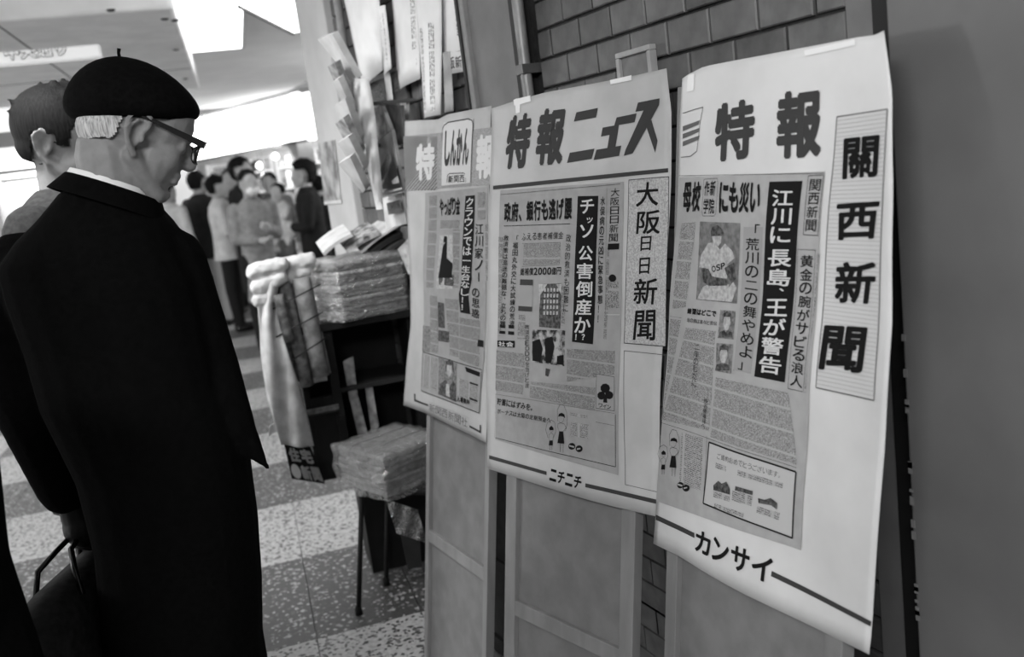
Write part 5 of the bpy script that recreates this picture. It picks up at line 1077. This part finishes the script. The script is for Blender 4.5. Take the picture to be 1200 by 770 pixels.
o = slab('magazine', [atd(466, 292, 3.0), atd(484, 272, 2.95), atd(488, 310, 2.95), atd(479, 322, 3.0)], .012, pg_); tag(o, 'pale-edged magazine standing at the right end by the poster', 'magazine')
# pale litter inside the stand
for L, lb in (([(402, 424), (414, 418), (420, 470), (410, 470)], 'crumpled pale paper hanging inside the black stand, upper one'), ([(410, 468), (420, 465), (432, 512), (420, 512)], 'crumpled pale paper hanging inside the black stand, lower one'), ([(428, 455), (436, 450), (444, 500), (436, 512)], 'dim grey paper strip inside the stand on the right')):
    o = slab('paper_sheet', [sp(u, v, .04) for u, v in L], .006, pg_); tag(o, lb, 'paper')
# ================================================================ STOOL with wrapped bundle
fl = atz(421, 720, 0); DS = proj(fl)[2]
def tp_(u, v, d): return atd(u, v, d)
l_top = atd(424, 574, DS-.02)
stool_o = empty('folding_stool', (fl.x+.15, fl.y+.05, 0)); tag(stool_o, 'black metal folding stool carrying the wrapped newspaper bundle', 'stool'); so = stool_o.location
sz = l_top.z; lg1 = atd(424, 576, DS)
sx = Vector((lg1.x, lg1.y, 0)); gx, gy = (HZR*.8-HZF*.35).normalized(), (HZF*.9+HZR*.3).normalized()
seatc = [sx, sx+gx*.28, sx+gx*.28+gy*.20, sx+gy*.20]
V = [Vector((p.x, p.y, z))-so for z in (sz-.02, sz) for p in seatc]; o = mesh('seat', V, [(0, 3, 2, 1), (4, 5, 6, 7)]+[(i, (i+1) % 4, (i+1) % 4+4, i+4) for i in range(4)], blk, stool_o); md = o.modifiers.new('b', 'BEVEL'); md.width = .006; md.segments = 2
ft = [fl, fl+gx*.29, fl+gx*.29+gy*.21, fl+gy*.21]
for a, b in zip(seatc, ft): tube('leg', [Vector((a.x, a.y, sz-.01))-so, Vector((b.x, b.y, .012))-so], .0085, blk, stool_o, 10); V, Fs = lathegeo([(.0, 0), (.013, 0), (.012, .022), (.009, .03)], 10, Matrix.Translation(Vector((b.x, b.y, 0))-so)); mesh('rubber_foot', V, Fs, blk, stool_o, True)
mesh('side_plate', *boxgeo(0, 0, 0, 1, 1, 1), blk, stool_o)
for v_, q_ in zip(stool_o.children[-1].data.vertices, [p+HZF*t-so for p in (atd(464, 602, DS-.1), atd(490, 598, DS-.1), atd(478, 668, DS-.1), atd(494, 664, DS-.1)) for t in (0, .012)]): v_.co = q_
q0, q1, q2 = atd(404, 560, DS-.12), atd(500, 560, DS-.22), atd(398, 530, DS+.0)
bz0 = sz+.002; bz1 = atd(440, 520, DS).z
b0 = atd(455, 585, DS-.14); b0.z = 0; b1 = atd(398, 545, DS+.05); b1.z = 0; ex = (b0-b1); ey = Vector((-ex.y, ex.x, 0)).normalized()
if ey.dot(HZR) < 0: ey = -ey
bc4 = [b1, b0, b0+ey*.25, b1+ey*.25]
st2 = stack('newspaper_bundle', 'plastic-wrapped newspaper bundle lying on the black stool', bc4, bz0, bz1, 7, mat('bundle_paper', 160, .9, var=16, scale=30), None, .004)
filmcover(bc4, bz0-.006, bz1+.004, st2, 5, .014, 1.03)
for k in range(2):
    a = bc4[0].lerp(bc4[1], .33+.34*k); b = bc4[3].lerp(bc4[2], .33+.34*k); tube('cord', [Vector((a.x, a.y, bz0))-st2.location, Vector((a.x, a.y, bz1+.012))-st2.location, Vector((b.x, b.y, bz1+.012))-st2.location, Vector((b.x, b.y, bz0))-st2.location], .002, mat('twine', 150, .8), st2, 6)
# plastic tail hanging off the bundle
o = None
V = []; N = 8
for j in range(9):
    for i in range(N+1): p = atd(452+i*4.6+j*1.6, 585+j*5+i*1.5, DS-.2+.02*math.sin(i*1.7+j)); V.append(p-st2.location)
mesh('wrap_tail', V, [(j*(N+1)+i, j*(N+1)+i+1, (j+1)*(N+1)+i+1, (j+1)*(N+1)+i) for j in range(8) for i in range(N)], film, st2, True)
# ================================================================ PAPERS on the left part of the wall, newspaper rack
def wx(u, v, off=.0): return atx(u, v, WX-off)
def notice(label, q, off, m, th=.0015, curl=.01, lines=(), name='wall_notice', cat='notice'):
    P4 = [wx(u, v, off) for u, v in q]; V = []; N = 8
    for j in range(N+1):
        for i in range(N+1):
            x, y = i/N, j/N; V.append(P4[0]*(1-x)*(1-y)+P4[1]*x*(1-y)+P4[2]*x*y+P4[3]*(1-x)*y-Vector((curl*(y**2)*.7+curl*.5*math.sin(x*4), 0, 0)))
    o = mesh(name, V, [(j*(N+1)+i, j*(N+1)+i+1, (j+1)*(N+1)+i+1, (j+1)*(N+1)+i) for j in range(N) for i in range(N)], m, None, True); md = o.modifiers.new('s', 'SOLIDIFY'); md.thickness = th; tag(o, label, cat)
    def B(x, y, d=.002): return P4[0]*(1-x)*(1-y)+P4[1]*x*(1-y)+P4[2]*x*y+P4[3]*(1-x)*y-Vector((curl*(y**2)*.7+curl*.5*math.sin(x*4)+d, 0, 0))
    for nm, string, (x0, y0, x1, y1), mm, vert, bold in lines:
        if string != '大阪新聞' and string != 'ー':
            wq, hq = (P4[1]-P4[0]).length, (P4[3]-P4[0]).length; pc_ = mesh(nm, [B(x, y) for y in (y0, (y0+y1)/2, y1) for x in (x0, x1)], [(0, 1, 3, 2), (2, 3, 5, 4)], printN, o); uv = pc_.data.uv_layers.new(name='UVMap')
            for lp in pc_.data.loops: k = lp.vertex_index; uv.data[lp.index].uv = ((k % 2)*(x1-x0)*wq, (k//2)/2*(y1-y0)*hq)
            continue
        out = []; n = len(string)
        for k, ch in enumerate(string):
            vs, fs = cell(ch, bold, True)
            out.append(([B(x0+(x1-x0)*(x if vert else (k+x*.94)/n), y0+(y1-y0)*((k+y*.94)/n if vert else y)) for x, y in vs], fs))
        V, Fs = merge(out); mesh(nm, V, Fs, mm, o)
    return o, B
printN = newsprint('notice_print', 222, 120, .012, .08)
wp = mat('notice_paper', 226, .8, var=6, scale=10); wp2 = mat('notice_paper_grey', 205, .8, var=8, scale=10)
fade = mat('faded_ink', 165, .8); fade2 = mat('faded_ink_dark', 120, .8)
def extend(q, v=-60):   # carry the top edge of a sheet on above the frame, keeping its slant
    (a, b, c, d) = q; f = lambda p, r: (p[0]+(p[0]-r[0])*(p[1]-v)/max(r[1]-p[1], 1), v); return [f(a, d), f(b, c), c, d]
notice('broad white sheet at the left end of the tiled wall papers', extend([(404, 0), (444, 2), (450, 82), (428, 104)]), .05, wp)
notice('narrow white strip with a column of print hanging beside the broad sheet', [(444, 8), (450, 6), (460, 80), (453, 90)], .055, wp, lines=[('vertical_print', '新聞雑誌週刊', (.35, .1, .75, .9), fade2, True, 0)])
notice('narrow white post card strip below the printed strip', [(450, 85), (455, 84), (462, 120), (457, 122)], .05, wp)
notice('large white sheet with a pale heading box near its foot', extend([(462, 20), (490, 20), (494, 92), (469, 106)]), .02, wp, lines=[('heading_print', '朝夕刊案内', (.08, .82, .92, .89), fade, False, .02), ('vertical_print', '新聞は毎朝早く届きます', (.75, .3, .9, .75), fade, True, 0)])
notice('long hanging white strip with printed columns reaching lowest of the wall papers', extend([(488, 0), (515, 0), (519, 134), (503, 138)]), .045, wp, curl=.02, lines=[('vertical_print', '大阪の新聞はここで一部から売ります', (.2, .45, .38, .97), fade2, True, 0), ('vertical_print', '夕刊は午後三時から並べます', (.6, .42, .78, .97), fade, True, 0)])
notice('thin grey strip hanging beside the long white strip', [(519, 62), (526, 60), (533, 130), (524, 132)], .035, mat('strip_grey', 150, .8, v2=180, scale=20))
notice('white sheet naming an Osaka newspaper at its foot, beside the grey door leaf', extend([(516, 0), (545, 0), (556, 82), (524, 88)]), .02, wp, lines=[('newspaper_name', '大阪新聞', (.06, .86, .94, .965), mat('strong_ink', 70, .8), False, .02), ('vertical_print', '本日の見出し', (.62, .35, .8, .7), fade, True, 0), ('sheet_line', 'ー', (.02, .80, .98, .85), fade2, False, 0)])
notice('small pale handbill on the tiles under the Osaka newspaper sheet', [(469, 118), (478, 116), (480, 140), (472, 142)], .02, wp2)
# dark picture sheet under the broad white sheet
notice('dark printed picture sheet below the broad white sheet', [(430, 100), (452, 90), (455, 118), (432, 128)], .03, halftone_d)
notice('dark printed leaflet between the white strips', [(456, 88), (465, 82), (470, 108), (460, 112)], .03, halftone_d)
# rack: long pale curved board with folded papers fanned beside it
rk = empty('newspaper_rack', wx(428, 170, .1)); tag(rk, 'pale curved newspaper rack board fixed to the wall end', 'rack')
cl = [(413, 92, 432, 92), (415, 115, 436, 112), (419, 140, 440, 138), (424, 165, 442, 162), (430, 195, 445, 192), (436, 222, 448, 220), (441, 246, 449, 245)]
V = []
for s_ in (0, 1):
    for r in cl:
        for x in (0, .5, 1): V.append(wx(r[0]*(1-x)+r[2]*x, r[1]*(1-x)+r[3]*x, .16+.012*s_+(.01 if x == .5 else 0))-rk.location)
n = len(cl)*3; Fs = []
for j in range(len(cl)-1):
    for i in (0, 1):
        for s_ in (0, 1): a = s_*n+j*3+i; Fs.append((a, a+1, a+4, a+3))
    Fs += [(j*3, j*3+3, n+j*3+3, n+j*3), (j*3+2, j*3+5, n+j*3+5, n+j*3+2)]
Fs += [(0, 1, n+1, n), (1, 2, n+2, n+1), (n-3, n-2, 2*n-2, 2*n-3), (n-2, n-1, 2*n-1, 2*n-2)]
mesh('side_board', V, Fs, mat('rack_board', 200, .6, var=6, scale=20), rk, True)
for v_ in (120, 170, 215): p = wx(432, v_, .15)-rk.location; mesh('bracket', *boxgeo(p.x, p.y-.01, p.z-.01, p.x+.16, p.y+.01, p.z), mat('rail_grey', 95, .5), rk)
fan = [((372, 46), (389, 40), (418, 92), (412, 96), 'topmost'), ((384, 78), (392, 74), (410, 118), (404, 124), 'second'), ((390, 96), (396, 92), (413, 130), (408, 136), 'third'), ((391, 124), (404, 115), (420, 160), (414, 172), 'fourth'), ((393, 145), (402, 138), (422, 178), (417, 190), 'fifth'), ((395, 168), (408, 160), (426, 195), (421, 206), 'sixth'), ((396, 192), (410, 184), (428, 222), (425, 226), 'lowest')]
for k, (a, b, c, d, w) in enumerate(fan):
    off = .17+.01*k
    o = slab('folded_newspaper', [wx(*a, off+.06), wx(*b, off+.06), wx(*c, off), wx(*d, off)], .022, pw if k in (0, 2, 3, 5, 6) else pg_); tag(o, '%s folded newspaper sticking out to the left of the rack' % w, 'newspaper', 'folded newspapers in the wall rack')
# hanging magazines right of the rack
def wslab(name, q, off, th, m, lb, cat='magazine', off2=None):
    o = slab(name, [wx(*q[0], off), wx(*q[1], off), wx(*q[2], off2 or off), wx(*q[3], off2 or off)], th, m); tag(o, lb, cat); return o
mg1 = wslab('magazine', [(436, 168), (459, 152), (472, 223), (447, 230)], .12, .01, mat('mag_cover', 125, .7, v2=165, scale=12), 'magazine with a dark triangular cover picture hanging by the rack')
def onw(par, L, off, m, nm): mesh(nm, [wx(u, v, off) for u, v in L], [tuple(range(len(L)))], m, par)
onw(mg1, [(445, 222), (462, 188), (470, 220)], .1335, mat('mag_dark', 35, .5), 'cover_picture'); onw(mg1, [(459, 212), (466, 206), (468, 214), (460, 216)], .1345, halftone_l, 'cover_patch'); onw(mg1, [(441, 208), (456, 176), (459, 188), (446, 216)], .134, halftone_m, 'cover_title'); onw(mg1, [(447, 226), (471, 219.5), (471.5, 221.5), (447.5, 228.5)], .1345, pw, 'cover_edge')
wslab('magazine', [(428, 132), (446, 122), (458, 152), (436, 168)], .11, .012, pg_, 'grey magazine hanging above the triangular cover')
wslab('magazine', [(446, 122), (470, 124), (474, 168), (460, 172)], .08, .01, mat('mag_mid', 85, .7, v2=120, scale=25), 'dark grey magazine tucked behind, next to the farthest poster')
mg2 = wslab('magazine', [(448, 232), (471, 226), (476, 262), (452, 268)], .10, .008, pw, 'pale magazine with a small drawing below the triangular cover'); onw(mg2, [(453, 238), (469, 234), (472, 248), (455, 252)], .115, halftone_m, 'cover_drawing')
# poster on the pillar
pq_ = [(373, 168), (392, 164), (400, 238), (380, 240)]
P4 = [atx(u, v, WX-.034) for u, v in pq_]
pp = mesh('pillar_poster', P4+[p+Vector((.002, 0, 0)) for p in P4], [(0, 1, 2, 3), (7, 6, 5, 4), (0, 4, 5, 1), (1, 5, 6, 2), (2, 6, 7, 3), (3, 7, 4, 0)], mat('pillar_poster_print', 105, .7, v2=185, scale=14)); tag(pp, 'small printed poster on the pillar at the end of the tiled wall', 'poster')
mesh('pale_border', [atx(u, v, WX-.0355) for u, v in ((380, 236), (400, 234), (400, 238), (380, 240))], [(0, 1, 2, 3)], pw, pp)
